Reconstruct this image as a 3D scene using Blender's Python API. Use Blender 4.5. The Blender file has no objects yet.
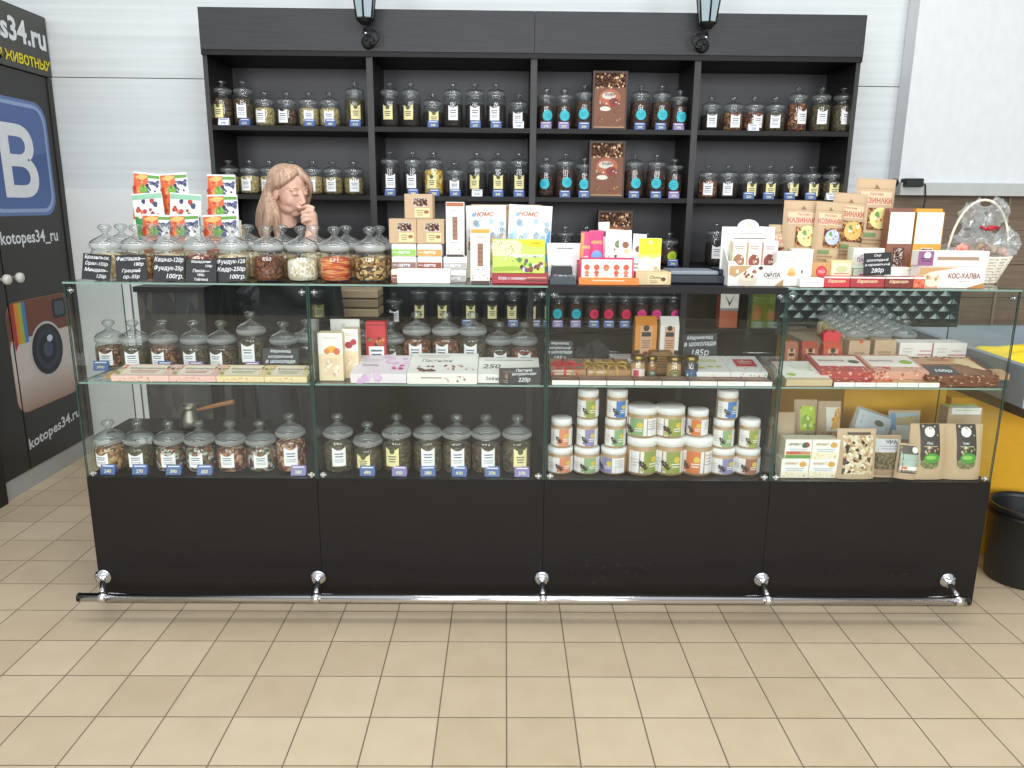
import bpy, bmesh, math, random
from mathutils import Matrix, Vector, noise
random.seed(7)
SC = bpy.context.scene
COL = SC.collection
R = math.radians

# ------------------------------------------------------------------ camera, world, lamps, exposure
FPX, PITCH, YAW, ROLL, CAMH = 764.88, 0.22942, 0.01130, -0.0096, 1.46
cp, sp, cy, sy = math.cos(PITCH), math.sin(PITCH), math.cos(YAW), math.sin(YAW)
FWD = Vector((sy * cp, cy * cp, -sp)); RT = Vector((cy, -sy, 0)); DN = FWD.cross(RT)
RX = math.cos(ROLL) * RT + math.sin(ROLL) * DN
RD = -math.sin(ROLL) * RT + math.cos(ROLL) * DN
cam_d = bpy.data.cameras.new('camera'); cam = bpy.data.objects.new('camera', cam_d); COL.objects.link(cam)
cam_d.sensor_width = 36; cam_d.lens = FPX * 36 / 1024; cam_d.clip_start = 0.05
m3 = Matrix((RX, -RD, -FWD)).transposed()
cam.matrix_world = Matrix.Translation((0, 0, CAMH)) @ m3.to_4x4()
SC.camera = cam
SC.view_settings.view_transform = 'Standard'; SC.view_settings.look = 'None'
SC.view_settings.gamma = 1; SC.view_settings.use_curve_mapping = False
SC.view_settings.exposure = 0.06
SC.cycles.transparent_max_bounces = 64
SC.cycles.max_bounces = 8
SC.cycles.caustics_reflective = False; SC.cycles.caustics_refractive = False
SC.cycles.sample_clamp_indirect = 4
W = bpy.data.worlds.new('World'); SC.world = W; W.use_nodes = True
# the hall: bright ceiling above, dimmer shop fronts near the horizon
_nt = W.node_tree; _bg = _nt.nodes['Background']; _g = _nt.nodes.new('ShaderNodeNewGeometry'); _s = _nt.nodes.new('ShaderNodeSeparateXYZ')
_r = _nt.nodes.new('ShaderNodeValToRGB'); _tc = _nt.nodes.new('ShaderNodeTexCoord')
_r.color_ramp.elements[0].position = .0; _r.color_ramp.elements[0].color = (.30, .31, .32, 1)
_r.color_ramp.elements[1].position = .45; _r.color_ramp.elements[1].color = (.90, .97, 1.0, 1)
_e = _r.color_ramp.elements.new(.12); _e.color = (.38, .39, .40, 1)
_nt.links.new(_tc.outputs['Generated'], _s.inputs[0]); _nt.links.new(_s.outputs[2], _r.inputs[0]); _nt.links.new(_r.outputs[0], _bg.inputs[0])
_bg.inputs[1].default_value = 0.72
def area(x, y, z, sx, sy_, power, color=(1, .97, .92), rot=(0, 0, 0)):
    l = bpy.data.lights.new('hall_luminaire', 'AREA'); l.shape = 'RECTANGLE'; l.size = sx; l.size_y = sy_
    l.energy = power; l.color = color
    o = bpy.data.objects.new('hall_luminaire', l); COL.objects.link(o); o.location = (x, y, z); o.rotation_euler = rot
area(0.2, 1.6, 4.3, 5.5, 0.5, 50)
area(0.2, -0.8, 4.3, 5.5, 0.5, 62)
area(0.2, 3.2, 4.3, 5.0, 0.3, 22)
# tall windows of the hall, far behind the photographer
for _x in (-3.6, 0.2, 4.0): area(_x, -5.5, 2.6, 2.6, 2.6, 215, (.93, .97, 1), (R(90), 0, 0))

# ------------------------------------------------------------------ helpers
def px_x(px, Y, z):
    """world X of the sight line of photo column px at depth Y and height z"""
    k = (px - 512) / FPX
    A = RX - k * FWD                                   # A . (X,Y,z-h) = 0
    return -(A.y * Y + A.z * (z - CAMH)) / A.x
def py_z(px, py, Y):
    d = RX * ((px - 512) / FPX) + RD * ((py - 384) / FPX) + FWD
    return CAMH + d.z * Y / d.y
def lin(c):
    return c / 12.92 if c <= 0.04045 else ((c + 0.055) / 1.055) ** 2.4
def hexc(h):
    h = h.lstrip('#'); return tuple(lin(int(h[i:i + 2], 16) / 255) for i in (0, 2, 4)) + (1,)
MATS = {}
def new_mat(name):
    m = bpy.data.materials.new(name); m.use_nodes = True; nt = m.node_tree
    MATS[name] = m
    return m, nt, nt.nodes['Principled BSDF']
def mat(c, rough=.5, metal=0, name=None, spec=.5):
    """plain procedural colour with a faint noise variation; c is hex"""
    name = name or ('c' + c.lstrip('#') + ('_%g' % rough) + ('m' if metal else ''))
    if name in MATS: return MATS[name]
    m, nt, b = new_mat(name)
    b.inputs['Base Color'].default_value = hexc(c); b.inputs['Roughness'].default_value = rough
    b.inputs['Metallic'].default_value = metal; b.inputs['Specular IOR Level'].default_value = spec
    if not metal:
        n = nt.nodes.new('ShaderNodeTexNoise'); n.inputs['Scale'].default_value = 30
        hs = nt.nodes.new('ShaderNodeHueSaturation'); mr = nt.nodes.new('ShaderNodeMapRange')
        mr.inputs['To Min'].default_value = .93; mr.inputs['To Max'].default_value = 1.07
        hs.inputs['Color'].default_value = hexc(c)
        nt.links.new(n.outputs['Fac'], mr.inputs['Value']); nt.links.new(mr.outputs[0], hs.inputs['Value'])
        nt.links.new(hs.outputs[0], b.inputs['Base Color'])
    return m
def cells(name, cols, scale=120, rough=.6, bump=.6, stretch=(1, 1, 1)):
    """bits and pieces: voronoi cells, each one of the given colours"""
    if name in MATS: return MATS[name]
    m, nt, b = new_mat(name); L = nt.links
    tc = nt.nodes.new('ShaderNodeTexCoord'); mp = nt.nodes.new('ShaderNodeMapping'); mp.inputs['Scale'].default_value = stretch
    v = nt.nodes.new('ShaderNodeTexVoronoi'); v.inputs['Scale'].default_value = scale
    s = nt.nodes.new('ShaderNodeSeparateColor'); r = nt.nodes.new('ShaderNodeValToRGB'); r.color_ramp.interpolation = 'CONSTANT'
    n = len(cols); e = r.color_ramp.elements
    while len(e) < n: e.new(.5)
    for i, c in enumerate(cols): e[i].position = i / n; e[i].color = hexc(c)
    bp = nt.nodes.new('ShaderNodeBump'); bp.inputs['Strength'].default_value = bump; bp.inputs['Distance'].default_value = .01; bp.invert = True
    L.new(tc.outputs['Object'], mp.inputs[0]); L.new(mp.outputs[0], v.inputs['Vector'])
    L.new(v.outputs['Color'], s.inputs[0]); L.new(s.outputs[0], r.inputs[0]); L.new(r.outputs[0], b.inputs['Base Color'])
    L.new(v.outputs['Distance'], bp.inputs['Height']); L.new(bp.outputs[0], b.inputs['Normal'])
    b.inputs['Roughness'].default_value = rough
    return m
def glass(name, tint='#f4fbf8', f0=.04, gain=1.0, milk=0.0, mcol='#ffffff', rough=0.0):
    m = bpy.data.materials.new(name); m.use_nodes = True; nt = m.node_tree; nt.nodes.clear(); L = nt.links; MATS[name] = m
    out = nt.nodes.new('ShaderNodeOutputMaterial'); tr = nt.nodes.new('ShaderNodeBsdfTransparent'); tr.inputs[0].default_value = hexc(tint)
    gl = nt.nodes.new('ShaderNodeBsdfGlossy'); gl.inputs['Roughness'].default_value = rough
    geo = nt.nodes.new('ShaderNodeNewGeometry'); dp = nt.nodes.new('ShaderNodeVectorMath'); dp.operation = 'DOT_PRODUCT'
    L.new(geo.outputs['Normal'], dp.inputs[0]); L.new(geo.outputs['Incoming'], dp.inputs[1])
    def mth(op, a, b_=None, cl=False):          # Schlick reflectance, alike from both sides of the thin wall
        n = nt.nodes.new('ShaderNodeMath'); n.operation = op; n.use_clamp = cl
        for i, q in enumerate((a, b_)):
            if q is None: continue
            if isinstance(q, (int, float)): n.inputs[i].default_value = q
            else: L.new(q, n.inputs[i])
        return n.outputs[0]
    om = mth('SUBTRACT', 1.0, mth('ABSOLUTE', dp.outputs['Value']), True)
    fr = mth('MULTIPLY', mth('ADD', mth('MULTIPLY', mth('POWER', om, 5.0), 1 - f0), f0), gain, True)
    mx = nt.nodes.new('ShaderNodeMixShader')
    L.new(fr, mx.inputs[0]); L.new(tr.outputs[0], mx.inputs[1]); L.new(gl.outputs[0], mx.inputs[2])
    last = mx
    if milk > 0:
        df = nt.nodes.new('ShaderNodeBsdfDiffuse'); df.inputs[0].default_value = hexc(mcol); m2 = nt.nodes.new('ShaderNodeMixShader')
        m2.inputs[0].default_value = milk; L.new(mx.outputs[0], m2.inputs[1]); L.new(df.outputs[0], m2.inputs[2]); last = m2
    L.new(last.outputs[0], out.inputs[0])
    return m
def wood(name, c1, c2, axis='X', rough=.45, scale=6, spec=.5):
    m, nt, b = new_mat(name); L = nt.links
    tc = nt.nodes.new('ShaderNodeTexCoord'); mp = nt.nodes.new('ShaderNodeMapping')
    mp.inputs['Scale'].default_value = {'X': (1, 22, 22), 'Y': (22, 1, 22), 'Z': (22, 22, 1)}[axis]
    n = nt.nodes.new('ShaderNodeTexNoise'); n.inputs['Scale'].default_value = scale; n.inputs['Detail'].default_value = 6
    r = nt.nodes.new('ShaderNodeValToRGB'); r.color_ramp.elements[0].color = hexc(c1); r.color_ramp.elements[1].color = hexc(c2)
    r.color_ramp.elements[0].position = .3; r.color_ramp.elements[1].position = .7
    L.new(tc.outputs['Object'], mp.inputs[0]); L.new(mp.outputs[0], n.inputs[0]); L.new(n.outputs['Fac'], r.inputs[0]); L.new(r.outputs[0], b.inputs['Base Color'])
    b.inputs['Roughness'].default_value = rough; b.inputs['Specular IOR Level'].default_value = spec
    return m

class MB:
    def __init__(s): s.v = []; s.f = []; s.fm = []; s.sm = []; s.ms = []
    def mi(s, m):
        if isinstance(m, str): m = MATS[m] if m in MATS else mat(m)
        if m not in s.ms: s.ms.append(m)
        return s.ms.index(m)
    def add(s, vs, fs, m, smooth=False, M=None):
        b = len(s.v); k = s.mi(m)
        s.v += [tuple(M @ Vector(p)) if M else tuple(p) for p in vs]
        for f in fs: s.f.append(tuple(b + i for i in f)); s.fm.append(k); s.sm.append(smooth)
        return s
    def box(s, x0, x1, y0, y1, z0, z1, m, M=None, bev=0):
        if bev <= 0:
            vs = [(x, y, z) for x in (x0, x1) for y in (y0, y1) for z in (z0, z1)]
            fs = [(0, 1, 3, 2), (4, 6, 7, 5), (0, 4, 5, 1), (2, 3, 7, 6), (0, 2, 6, 4), (1, 5, 7, 3)]
            return s.add(vs, fs, m, False, M)
        bm = bmesh.new(); bmesh.ops.create_cube(bm, size=1)
        for v in bm.verts: v.co = ((x0 + x1) / 2 + v.co.x * (x1 - x0), (y0 + y1) / 2 + v.co.y * (y1 - y0), (z0 + z1) / 2 + v.co.z * (z1 - z0))
        bmesh.ops.bevel(bm, geom=list(bm.edges), offset=bev, segments=2, profile=.5, affect='EDGES')
        bm.verts.index_update()
        s.add([v.co.copy() for v in bm.verts], [[v.index for v in f.verts] for f in bm.faces], m, False, M); bm.free(); return s
    def lathe(s, prof, m, seg=20, M=None, capb=False, capt=False, a0=0, a1=2 * math.pi):
        full = abs(a1 - a0 - 2 * math.pi) < 1e-6; n = seg if full else seg + 1
        vs = [(r * math.cos(a0 + (a1 - a0) * i / seg), r * math.sin(a0 + (a1 - a0) * i / seg), z) for r, z in prof for i in range(n)]
        fs = []
        for j in range(len(prof) - 1):
            for i in range(seg):
                a = j * n + i; b = j * n + (i + 1) % n
                fs.append((a, b, b + n, a + n))
        if capb: fs.append(tuple(range(n - 1, -1, -1)))
        if capt: fs.append(tuple((len(prof) - 1) * n + i for i in range(n)))
        return s.add(vs, fs, m, True, M)
    def prism(s, poly, y0, y1, m, M=None, smooth=False):
        """polygon in XZ extruded along Y"""
        n = len(poly); vs = [(x, y0, z) for x, z in poly] + [(x, y1, z) for x, z in poly]
        fs = [tuple(range(n)), tuple(range(2 * n - 1, n - 1, -1))] + [(i, i + n, (i + 1) % n + n, (i + 1) % n) for i in range(n)]
        return s.add(vs, fs, m, smooth, M)
    def tube(s, pts, r, m, seg=8, M=None, closed=False):
        pts = [Vector(p) for p in pts]; n = len(pts); rs = r if isinstance(r, (list, tuple)) else [r] * n
        vs = []; fs = []; up = None
        for i, p in enumerate(pts):
            if closed: t = pts[(i + 1) % n] - pts[i - 1]
            else: t = pts[min(i + 1, n - 1)] - pts[max(i - 1, 0)]
            t.normalize()
            if up is None: up = Vector((0, 0, 1)) if abs(t.z) < .9 else Vector((1, 0, 0))
            a = t.cross(up).normalized(); b = a.cross(t).normalized(); up = b
            for k in range(seg):
                th = 2 * math.pi * k / seg; vs.append(p + rs[i] * (math.cos(th) * a + math.sin(th) * b))
        for i in range(n if closed else n - 1):
            for k in range(seg):
                q = i * seg; w = ((i + 1) % n) * seg; fs.append((q + k, q + (k + 1) % seg, w + (k + 1) % seg, w + k))
        if not closed: fs += [tuple(range(seg - 1, -1, -1)), tuple((n - 1) * seg + k for k in range(seg))]
        return s.add(vs, fs, m, True, M)
    def ball(s, c, r, m, M=None, seg=12):
        rx, ry, rz = r if isinstance(r, tuple) else (r, r, r)
        prof = [(math.sin(math.pi * i / (seg // 2)), -math.cos(math.pi * i / (seg // 2))) for i in range(seg // 2 + 1)]
        vs = [(c[0] + rx * p * math.cos(2 * math.pi * k / seg), c[1] + ry * p * math.sin(2 * math.pi * k / seg), c[2] + rz * q) for p, q in prof for k in range(seg)]
        fs = [(j * seg + k, j * seg + (k + 1) % seg, (j + 1) * seg + (k + 1) % seg, (j + 1) * seg + k) for j in range(seg // 2) for k in range(seg)]
        return s.add(vs, fs, m, True, M)
    def mesh(s, name):
        me = bpy.data.meshes.new(name); me.from_pydata([tuple(v) for v in s.v], [], s.f)
        for m in s.ms: me.materials.append(m)
        me.polygons.foreach_set('material_index', s.fm); me.polygons.foreach_set('use_smooth', s.sm); me.update()
        return me
    def build(s, name, parent=None, loc=(0, 0, 0), rz=0):
        return place(name, s.mesh(name), parent, loc, rz)
def place(name, me, parent=None, loc=(0, 0, 0), rz=0):
    o = bpy.data.objects.new(name, me); COL.objects.link(o); o.location = loc; o.rotation_euler = (0, 0, rz); o.parent = parent
    return o
def tag(o, label, cat, group=None):
    o['label'] = label; o['category'] = cat
    if group: o['group'] = group
    return o
def struct(o, label=None):
    o['kind'] = 'structure'
    if label: o['label'] = label
    return o
def empty(name, loc, rz=0):
    o = bpy.data.objects.new(name, None); o.empty_display_size = .05; COL.objects.link(o); o.location = loc; o.rotation_euler = (0, 0, rz); return o
def copy_tree(o, parent=None):
    c = o.copy(); COL.objects.link(c); c.parent = parent
    for ch in list(o.children): copy_tree(ch, c)
    return c
TXT = {}
def text_mesh(s, shear=0, bold=0, spacing=1.0):
    k = (s, shear, bold, spacing)
    if k in TXT: return TXT[k]
    cu = bpy.data.curves.new('t', 'FONT'); cu.body = s; cu.size = 1; cu.align_x = 'CENTER'; cu.align_y = 'CENTER'; cu.resolution_u = 2
    cu.shear = shear; cu.offset = bold; cu.space_line = .95 * spacing
    ob = bpy.data.objects.new('t', cu); COL.objects.link(ob); bpy.context.view_layer.update()
    me = bpy.data.meshes.new_from_object(ob.evaluated_get(bpy.context.evaluated_depsgraph_get()))
    vs = [v.co.copy() for v in me.vertices]; fs = [tuple(p.vertices) for p in me.polygons]
    bpy.data.objects.remove(ob); bpy.data.meshes.remove(me); bpy.data.curves.remove(cu)
    xs = [v.x for v in vs] or [0]; ys = [v.y for v in vs] or [0]
    cx, cyy = (min(xs) + max(xs)) / 2, (min(ys) + max(ys)) / 2
    TXT[k] = ([(v.x - cx, v.y - cyy) for v in vs], fs, max(xs) - min(xs), max(ys) - min(ys)); return TXT[k]
# surfaces that printed decoration is mapped on: S(x, y, eps) -> point, x in -w/2..w/2, y in 0..h
class Flat:
    def __init__(s, w, h, M=None): s.w, s.h, s.M = w, h, M or Matrix()
    def __call__(s, x, y, e): return s.M @ Vector((x, -e, y))
class Pillow:
    def __init__(s, w, h, t, M=None, top=.9): s.w, s.h, s.t, s.M, s.top = w, h, t, M or Matrix(), top
    def bul(s, x, y):
        u = min(1, abs(2 * x / s.w)); v = y / s.h
        g = min(1, max(0, (1 - v) / .45)) ** .7 * min(1, .62 + v * 1.6)
        return s.t / 2 * (1 - u ** 2.6) ** .6 * g if u < 1 else 0
    def __call__(s, x, y, e): return s.M @ Vector((x, -s.bul(x, y) - e, y))
class Cyl:
    def __init__(s, r, w, z0, h): s.r, s.w, s.z0, s.h = r, w, z0, h
    def __call__(s, x, y, e):
        a = x / s.r; return Vector(((s.r + e) * math.sin(a), -(s.r + e) * math.cos(a), s.z0 + y))
def topm(z, y0, w):      # flat decoration lying on a box top: local y runs to the back
    return Matrix.Translation((0, y0, z)) @ Matrix.Rotation(R(-90), 4, 'X')
def deco(mb, S, items, e0=.0003):
    e = e0
    for it in items:
        k = it[0]; e += .00025
        if k == 'r':       # ('r', u0, v0, u1, v1, col)
            _, u0, v0, u1, v1, c = it; n = 1 if isinstance(S, Flat) else 6
            vs = [S((u0 + (u1 - u0) * i / n - .5) * S.w, (v0 + (v1 - v0) * j / n) * S.h, e) for j in range(n + 1) for i in range(n + 1)]
            mb.add(vs, [(j * (n + 1) + i, j * (n + 1) + i + 1, (j + 1) * (n + 1) + i + 1, (j + 1) * (n + 1) + i) for j in range(n) for i in range(n)], c)
        elif k == 'p':     # ('p', [(u,v)..], col)
            if isinstance(S, Flat): vs = [S((u - .5) * S.w, v * S.h, e) for u, v in it[1]]; mb.add(vs, [tuple(range(len(vs)))], it[2])
            else:
                bm = bmesh.new(); bm.faces.new([bm.verts.new((u, v, 0)) for u, v in it[1]])
                for q in range(1, 8):
                    for ax in ((1, 0, 0), (0, 1, 0)): bmesh.ops.bisect_plane(bm, geom=list(bm.verts) + list(bm.edges) + list(bm.faces), plane_co=(q / 8, q / 8, 0), plane_no=ax)
                bm.verts.index_update()
                mb.add([S((v.co.x - .5) * S.w, v.co.y * S.h, e) for v in bm.verts], [[v.index for v in f.verts] for f in bm.faces], it[2]); bm.free()
        elif k == 'd':     # ('d', u, v, radius as share of w, col[, squash])
            _, u, v, r, c = it[:5]; q = it[5] if len(it) > 5 else 1; n = 16
            vs = [S((u - .5) * S.w, v * S.h, e)]; fs = []
            for j in (1, 2, 3):
                for i in range(n):
                    a = 2 * math.pi * i / n; rr = r * S.w * j / 3; vs.append(S((u - .5) * S.w + rr * math.cos(a), v * S.h + rr * q * math.sin(a), e))
            for i in range(n):
                fs.append((0, 1 + i, 1 + (i + 1) % n))
                for j in (0, n): fs.append((1 + j + i, 1 + j + n + i, 1 + j + n + (i + 1) % n, 1 + j + (i + 1) % n))
            mb.add(vs, fs, c)
        elif k == 't':     # ('t', text, u, v, height share, col[, shear, maxw, bold])
            _, s, u, v, hh, c = it[:6]; sh = it[6] if len(it) > 6 else 0; mw = it[7] if len(it) > 7 else .9; bo = it[8] if len(it) > 8 else .01
            vs, fs, tw, th = text_mesh(s, sh, bo)
            sc = hh * S.h / max(th, .01)
            sx = min(sc, mw * S.w / max(tw, .01))
            mb.add([S((u - .5) * S.w + x * sx, v * S.h + y * sc, e) for x, y in vs], fs, c)
        elif k == 'l':     # ('l', u0, u1, v, n lines, gap, col): lines of small print
            _, u0, u1, v, n, gap, c = it
            for i in range(n):
                a = (u0 + u1) / 2; hw = (u1 - u0) / 2 * (1 - .25 * ((i * 7) % 3) / 2)
                m_ = 1 if isinstance(S, Flat) else 4; vv = v - i * gap
                vs = [S((a - hw + 2 * hw * q / m_ - .5) * S.w, (vv + t * gap * .42) * S.h, e) for t in (0, 1) for q in range(m_ + 1)]
                mb.add(vs, [(q, q + 1, q + m_ + 2, q + m_ + 1) for q in range(m_)], c)
        elif k == 's':     # ('s', u0,v0,u1,v1, n, size, cols): scattered printed spots
            _, u0, v0, u1, v1, n, sz, cs = it; rr = random.Random(int((u0 + v1) * 1000) + n)
            for i in range(n):
                u, v = rr.uniform(u0, u1), rr.uniform(v0, v1); a0 = rr.uniform(0, 6)
                r_ = sz * S.w * rr.uniform(.6, 1.2)
                vs = [S((u - .5) * S.w + r_ * math.cos(a0 + a) * (1 if q % 2 else .7), v * S.h + r_ * math.sin(a0 + a), e) for q, a in enumerate((0, 1, 2.1, 3.1, 4.2, 5.2))]
                mb.add(vs, [tuple(range(6))], cs[i % len(cs)]); e += .00001
    return mb
ORD = ['first', 'second', 'third', 'fourth', 'fifth', 'sixth', 'seventh', 'eighth', 'ninth', 'tenth']

# ------------------------------------------------------------------ materials
wood('wenge', '#120f0f', '#1a1616', 'X', .45, spec=.25)
wood('wenge_upright', '#1b1819', '#292526', 'Z', .45)
wood('fascia_wood', '#202025', '#2b2b30', 'X', .5)
wood('brown_planks', '#6d5c4b', '#837160', 'X', .55, 4)
wood('brown_board', '#4a3a17', '#5d4b22', 'Z', .6, 4)
chrome = mat('#d9d9dc', .12, 1, 'chrome')
mat('#b9bbc0', .3, 1, 'steel'); mat('#101011', .5, 0, 'black_plastic')
mat('#17181b', .5, 0, 'board_black'); mat('#c4aa8a', .75, 0, 'kraft'); mat('#a98a66', .8, 0, 'kraft_dark')
mat('#f3f1ec', .5, 0, 'card_white'); mat('#f6f6f6', .6, 0, 'paper'); mat('#eee3a9', .6, 0, 'paper_yellow')
mat('#55555b', .8, 0, 'print_grey'); mat('#33bccb', .5, 0, 'teal'); mat('#e5345b', .5, 0, 'sticker_red'); mat('#e8418e', .5, 0, 'sticker_pink'); mat('#b9d62c', .5, 0, 'sticker_green')
mat('#46639f', .5, 0, 'tag_blue'); mat('#7f7bb5', .5, 0, 'tag_violet'); mat('#e8ecf4', .5, 0, 'tag_white')
mat('#f2d21c', .55, 0, 'yellow_paint'); mat('#d9a31a', .5, 0, 'yellow_board'); mat('#8f9aa6', .35, 0, 'grey_laminate')
glass('jar_glass', '#f7faf9', gain=1.5, milk=.006)
glass('lid_glass', '#eef2f2', gain=2.8, milk=.03, mcol='#f1f4f5')
glass('lid_rim_glass', '#e8eded', gain=2.2, milk=.24, mcol='#f7f9fa')
glass('lid_rim_clear', '#e8eded', gain=2.4, milk=.12, mcol='#f2f5f6')
glass('pane_glass', '#fcfefd', f0=.028, gain=1.0)
glass('cellophane', '#f2f6f6', gain=2.2, milk=.12, rough=.15)
m, nt, b = new_mat('pane_edge'); b.inputs['Base Color'].default_value = hexc('#26423a'); b.inputs['Roughness'].default_value = .15
m, nt, b = new_mat('pane_edge_light'); b.inputs['Base Color'].default_value = hexc('#7f9e95'); b.inputs['Roughness'].default_value = .15
FILL = {
 'brown tea': cells('f_browntea', ['#3a2a1c', '#5a4530', '#7b6243', '#2b2018'], 160),
 'black tea': cells('f_black', ['#17120f', '#241b15', '#32261c'], 190),
 'herbs': cells('f_herb', ['#8a7a4e', '#a8935d', '#665a38', '#c0ab78'], 170),
 'pale herbs': cells('f_pale', ['#ab9560', '#c9b07a', '#877548', '#dcc89b'], 170),
 'yellow chips': cells('f_chips', ['#e0bd5a', '#cf9f3c', '#efd88e', '#a87f2c'], 70),
 'mixed fruit tea': cells('f_mix', ['#5b2f24', '#8b5a3a', '#3c2a20', '#b98a5a', '#6d1f22'], 130),
 'coffee beans': cells('f_coffee', ['#40261a', '#5a3726', '#2f1c14'], 110),
 'green tea': cells('f_green', ['#463c28', '#5f5236', '#30291b', '#786a48'], 180),
 'nuts': cells('f_nuts', ['#b48452', '#8f5f37', '#cfa877', '#6f4526'], 75),
 'pale nuts': cells('f_pnuts', ['#dcc59b', '#c7a878', '#ecdcbc', '#b79060'], 75),
 'coloured sweets': cells('f_sweet', ['#3a2320', '#c9c2bb', '#8b2f33', '#6b6f3a', '#2b2a4a', '#a3652f', '#402a22'], 85),
 'red brown nuts': cells('f_rbn', ['#8a4a36', '#b77a58', '#6a3226', '#d2a684', '#4f2a20'], 90),
 'chocolate shreds': cells('f_choc', ['#5b2e17', '#7a4425', '#3e1e10', '#92582f'], 110),
 'coconut chips': cells('f_coco', ['#f6efe0', '#e9dcc0', '#fffaf0', '#d9c49c'], 120),
 'orange peel strips': cells('f_peel', ['#d9622c', '#b93a2a', '#e88b4a', '#f0a86c'], 75, stretch=(.35, .35, 2.6)),
 'dried mushrooms': cells('f_mush', ['#4a3322', '#d9b36a', '#3a281b', '#b5823e', '#e3c892', '#5b3f28', '#a97a45'], 85, stretch=(1, 1, 1.7)),
 'red berries tea': cells('f_berry', ['#7c2f2a', '#402420', '#a8533d', '#5b4a33', '#c98f66'], 110),
}

# ------------------------------------------------------------------ the setting
def tile_floor():
    m, nt, b = new_mat('floor_tiles'); L = nt.links; N = nt.nodes.new
    geo = N('ShaderNodeNewGeometry'); sx = N('ShaderNodeSeparateXYZ'); L.new(geo.outputs['Position'], sx.inputs[0])
    S = .1991
    def mth(op, a, b_=None):
        n = N('ShaderNodeMath'); n.operation = op
        for i, q in enumerate((a, b_)):
            if q is None: continue
            if isinstance(q, (int, float)): n.inputs[i].default_value = q
            else: L.new(q, n.inputs[i])
        return n.outputs[0]
    ax = []; ids = []
    for out, off in ((sx.outputs[0], .0155), (sx.outputs[1], 2.3565)):
        t = mth('DIVIDE', mth('SUBTRACT', out, off), S); f = mth('FRACT', t); ids.append(mth('FLOOR', t))
        ax.append(mth('MINIMUM', f, mth('SUBTRACT', 1.0, f)))
    d = mth('MINIMUM', ax[0], ax[1]); mr = N('ShaderNodeMapRange'); mr.inputs['From Min'].default_value = .007; mr.inputs['From Max'].default_value = .013
    L.new(d, mr.inputs['Value'])
    cmb = N('ShaderNodeCombineXYZ'); L.new(ids[0], cmb.inputs[0]); L.new(ids[1], cmb.inputs[1])
    wn = N('ShaderNodeTexWhiteNoise'); L.new(cmb.outputs[0], wn.inputs['Vector'])
    ns = N('ShaderNodeTexNoise'); ns.inputs['Scale'].default_value = 9; ns.inputs['Detail'].default_value = 5; L.new(geo.outputs['Position'], ns.inputs['Vector'])
    r = N('ShaderNodeValToRGB'); r.color_ramp.elements[0].color = hexc('#bfac90'); r.color_ramp.elements[1].color = hexc('#d0bea3')
    r.color_ramp.elements[0].position = .2; r.color_ramp.elements[1].position = .8
    L.new(mth('ADD', mth('MULTIPLY', wn.outputs['Value'], .4), mth('MULTIPLY', ns.outputs['Fac'], .6)), r.inputs[0])
    mx = N('ShaderNodeMix'); mx.data_type = 'RGBA'; mx.inputs['A'].default_value = hexc('#7a6c5a')
    L.new(mr.outputs[0], mx.inputs['Factor']); L.new(r.outputs[0], mx.inputs['B']); L.new(mx.outputs['Result'], b.inputs['Base Color'])
    bp = N('ShaderNodeBump'); bp.inputs['Distance'].default_value = .0015; bp.inputs['Strength'].default_value = .6
    L.new(mr.outputs[0], bp.inputs['Height']); L.new(bp.outputs[0], b.inputs['Normal'])
    b.inputs['Roughness'].default_value = .38; b.inputs['Specular IOR Level'].default_value = .35
    return m
struct(MB().box(-6, 6, -5, 4.5, -.06, 0, tile_floor()).build('floor'), 'beige square ceramic floor tiles with darker grout')
def siding(name, c):
    m, nt, b = new_mat(name); L = nt.links; N = nt.nodes.new
    geo = N('ShaderNodeNewGeometry'); mp = N('ShaderNodeMapping'); mp.inputs['Scale'].default_value = (.3, 1, 14)
    n = N('ShaderNodeTexNoise'); n.inputs['Scale'].default_value = 3
    wv = N('ShaderNodeTexWave'); wv.bands_direction = 'Z'; wv.inputs['Scale'].default_value = 5.2; wv.wave_profile = 'SIN'
    L.new(geo.outputs['Position'], mp.inputs[0]); L.new(mp.outputs[0], n.inputs[0]); L.new(geo.outputs['Position'], wv.inputs[0])
    r = N('ShaderNodeValToRGB'); r.color_ramp.elements[0].color = tuple(x * .95 for x in hexc(c)[:3]) + (1,); r.color_ramp.elements[1].color = hexc(c)
    r.color_ramp.elements[0].position = .38; r.color_ramp.elements[1].position = .5
    L.new(n.outputs['Fac'], r.inputs[0]); L.new(r.outputs[0], b.inputs['Base Color'])
    bp = N('ShaderNodeBump'); bp.inputs['Strength'].default_value = .12; bp.inputs['Distance'].default_value = .01
    L.new(wv.outputs['Fac'], bp.inputs['Height']); L.new(bp.outputs[0], b.inputs['Normal'])
    b.inputs['Roughness'].default_value = .55
    return m
sid = siding('wall_siding', '#d6dbdd')
w = MB().box(-4, 4, 4.425, 4.6, 2.114, 4.2, sid).box(-4, 4, 4.43, 4.6, 2.109, 2.114, '#5c6062').box(-4, 4, 4.425, 4.6, 1.525, 2.109, sid).box(-4, 4, 4.42, 4.6, 0, 1.525, mat('#e2e4e4', .6))
w.box(-2.147, -2.139, 4.415, 4.42, 0, 1.22, '#5f6466')
struct(w.build('wall_back'), 'white metal siding wall with horizontal panel seams')
struct(MB().box(2.15, 2.935, 4.30, 4.42, 1.60, 3.9, mat('#dcdfe2', .5), bev=.004).box(2.15, 3.4, 4.27, 4.42, 1.535, 1.6, mat('#b9bcba', .5)).box(2.935, 3.4, 4.32, 4.42, 1.6, 3.9, '#9aa3a5').build('wall_right_panel'), 'smooth white wall panel with a grey ledge under it')
br = MB()
for i in range(8): br.box(1.79, 3.4, 4.385, 4.42, .02 + i * .19, .02 + i * .19 + .187, 'brown_planks')
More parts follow.
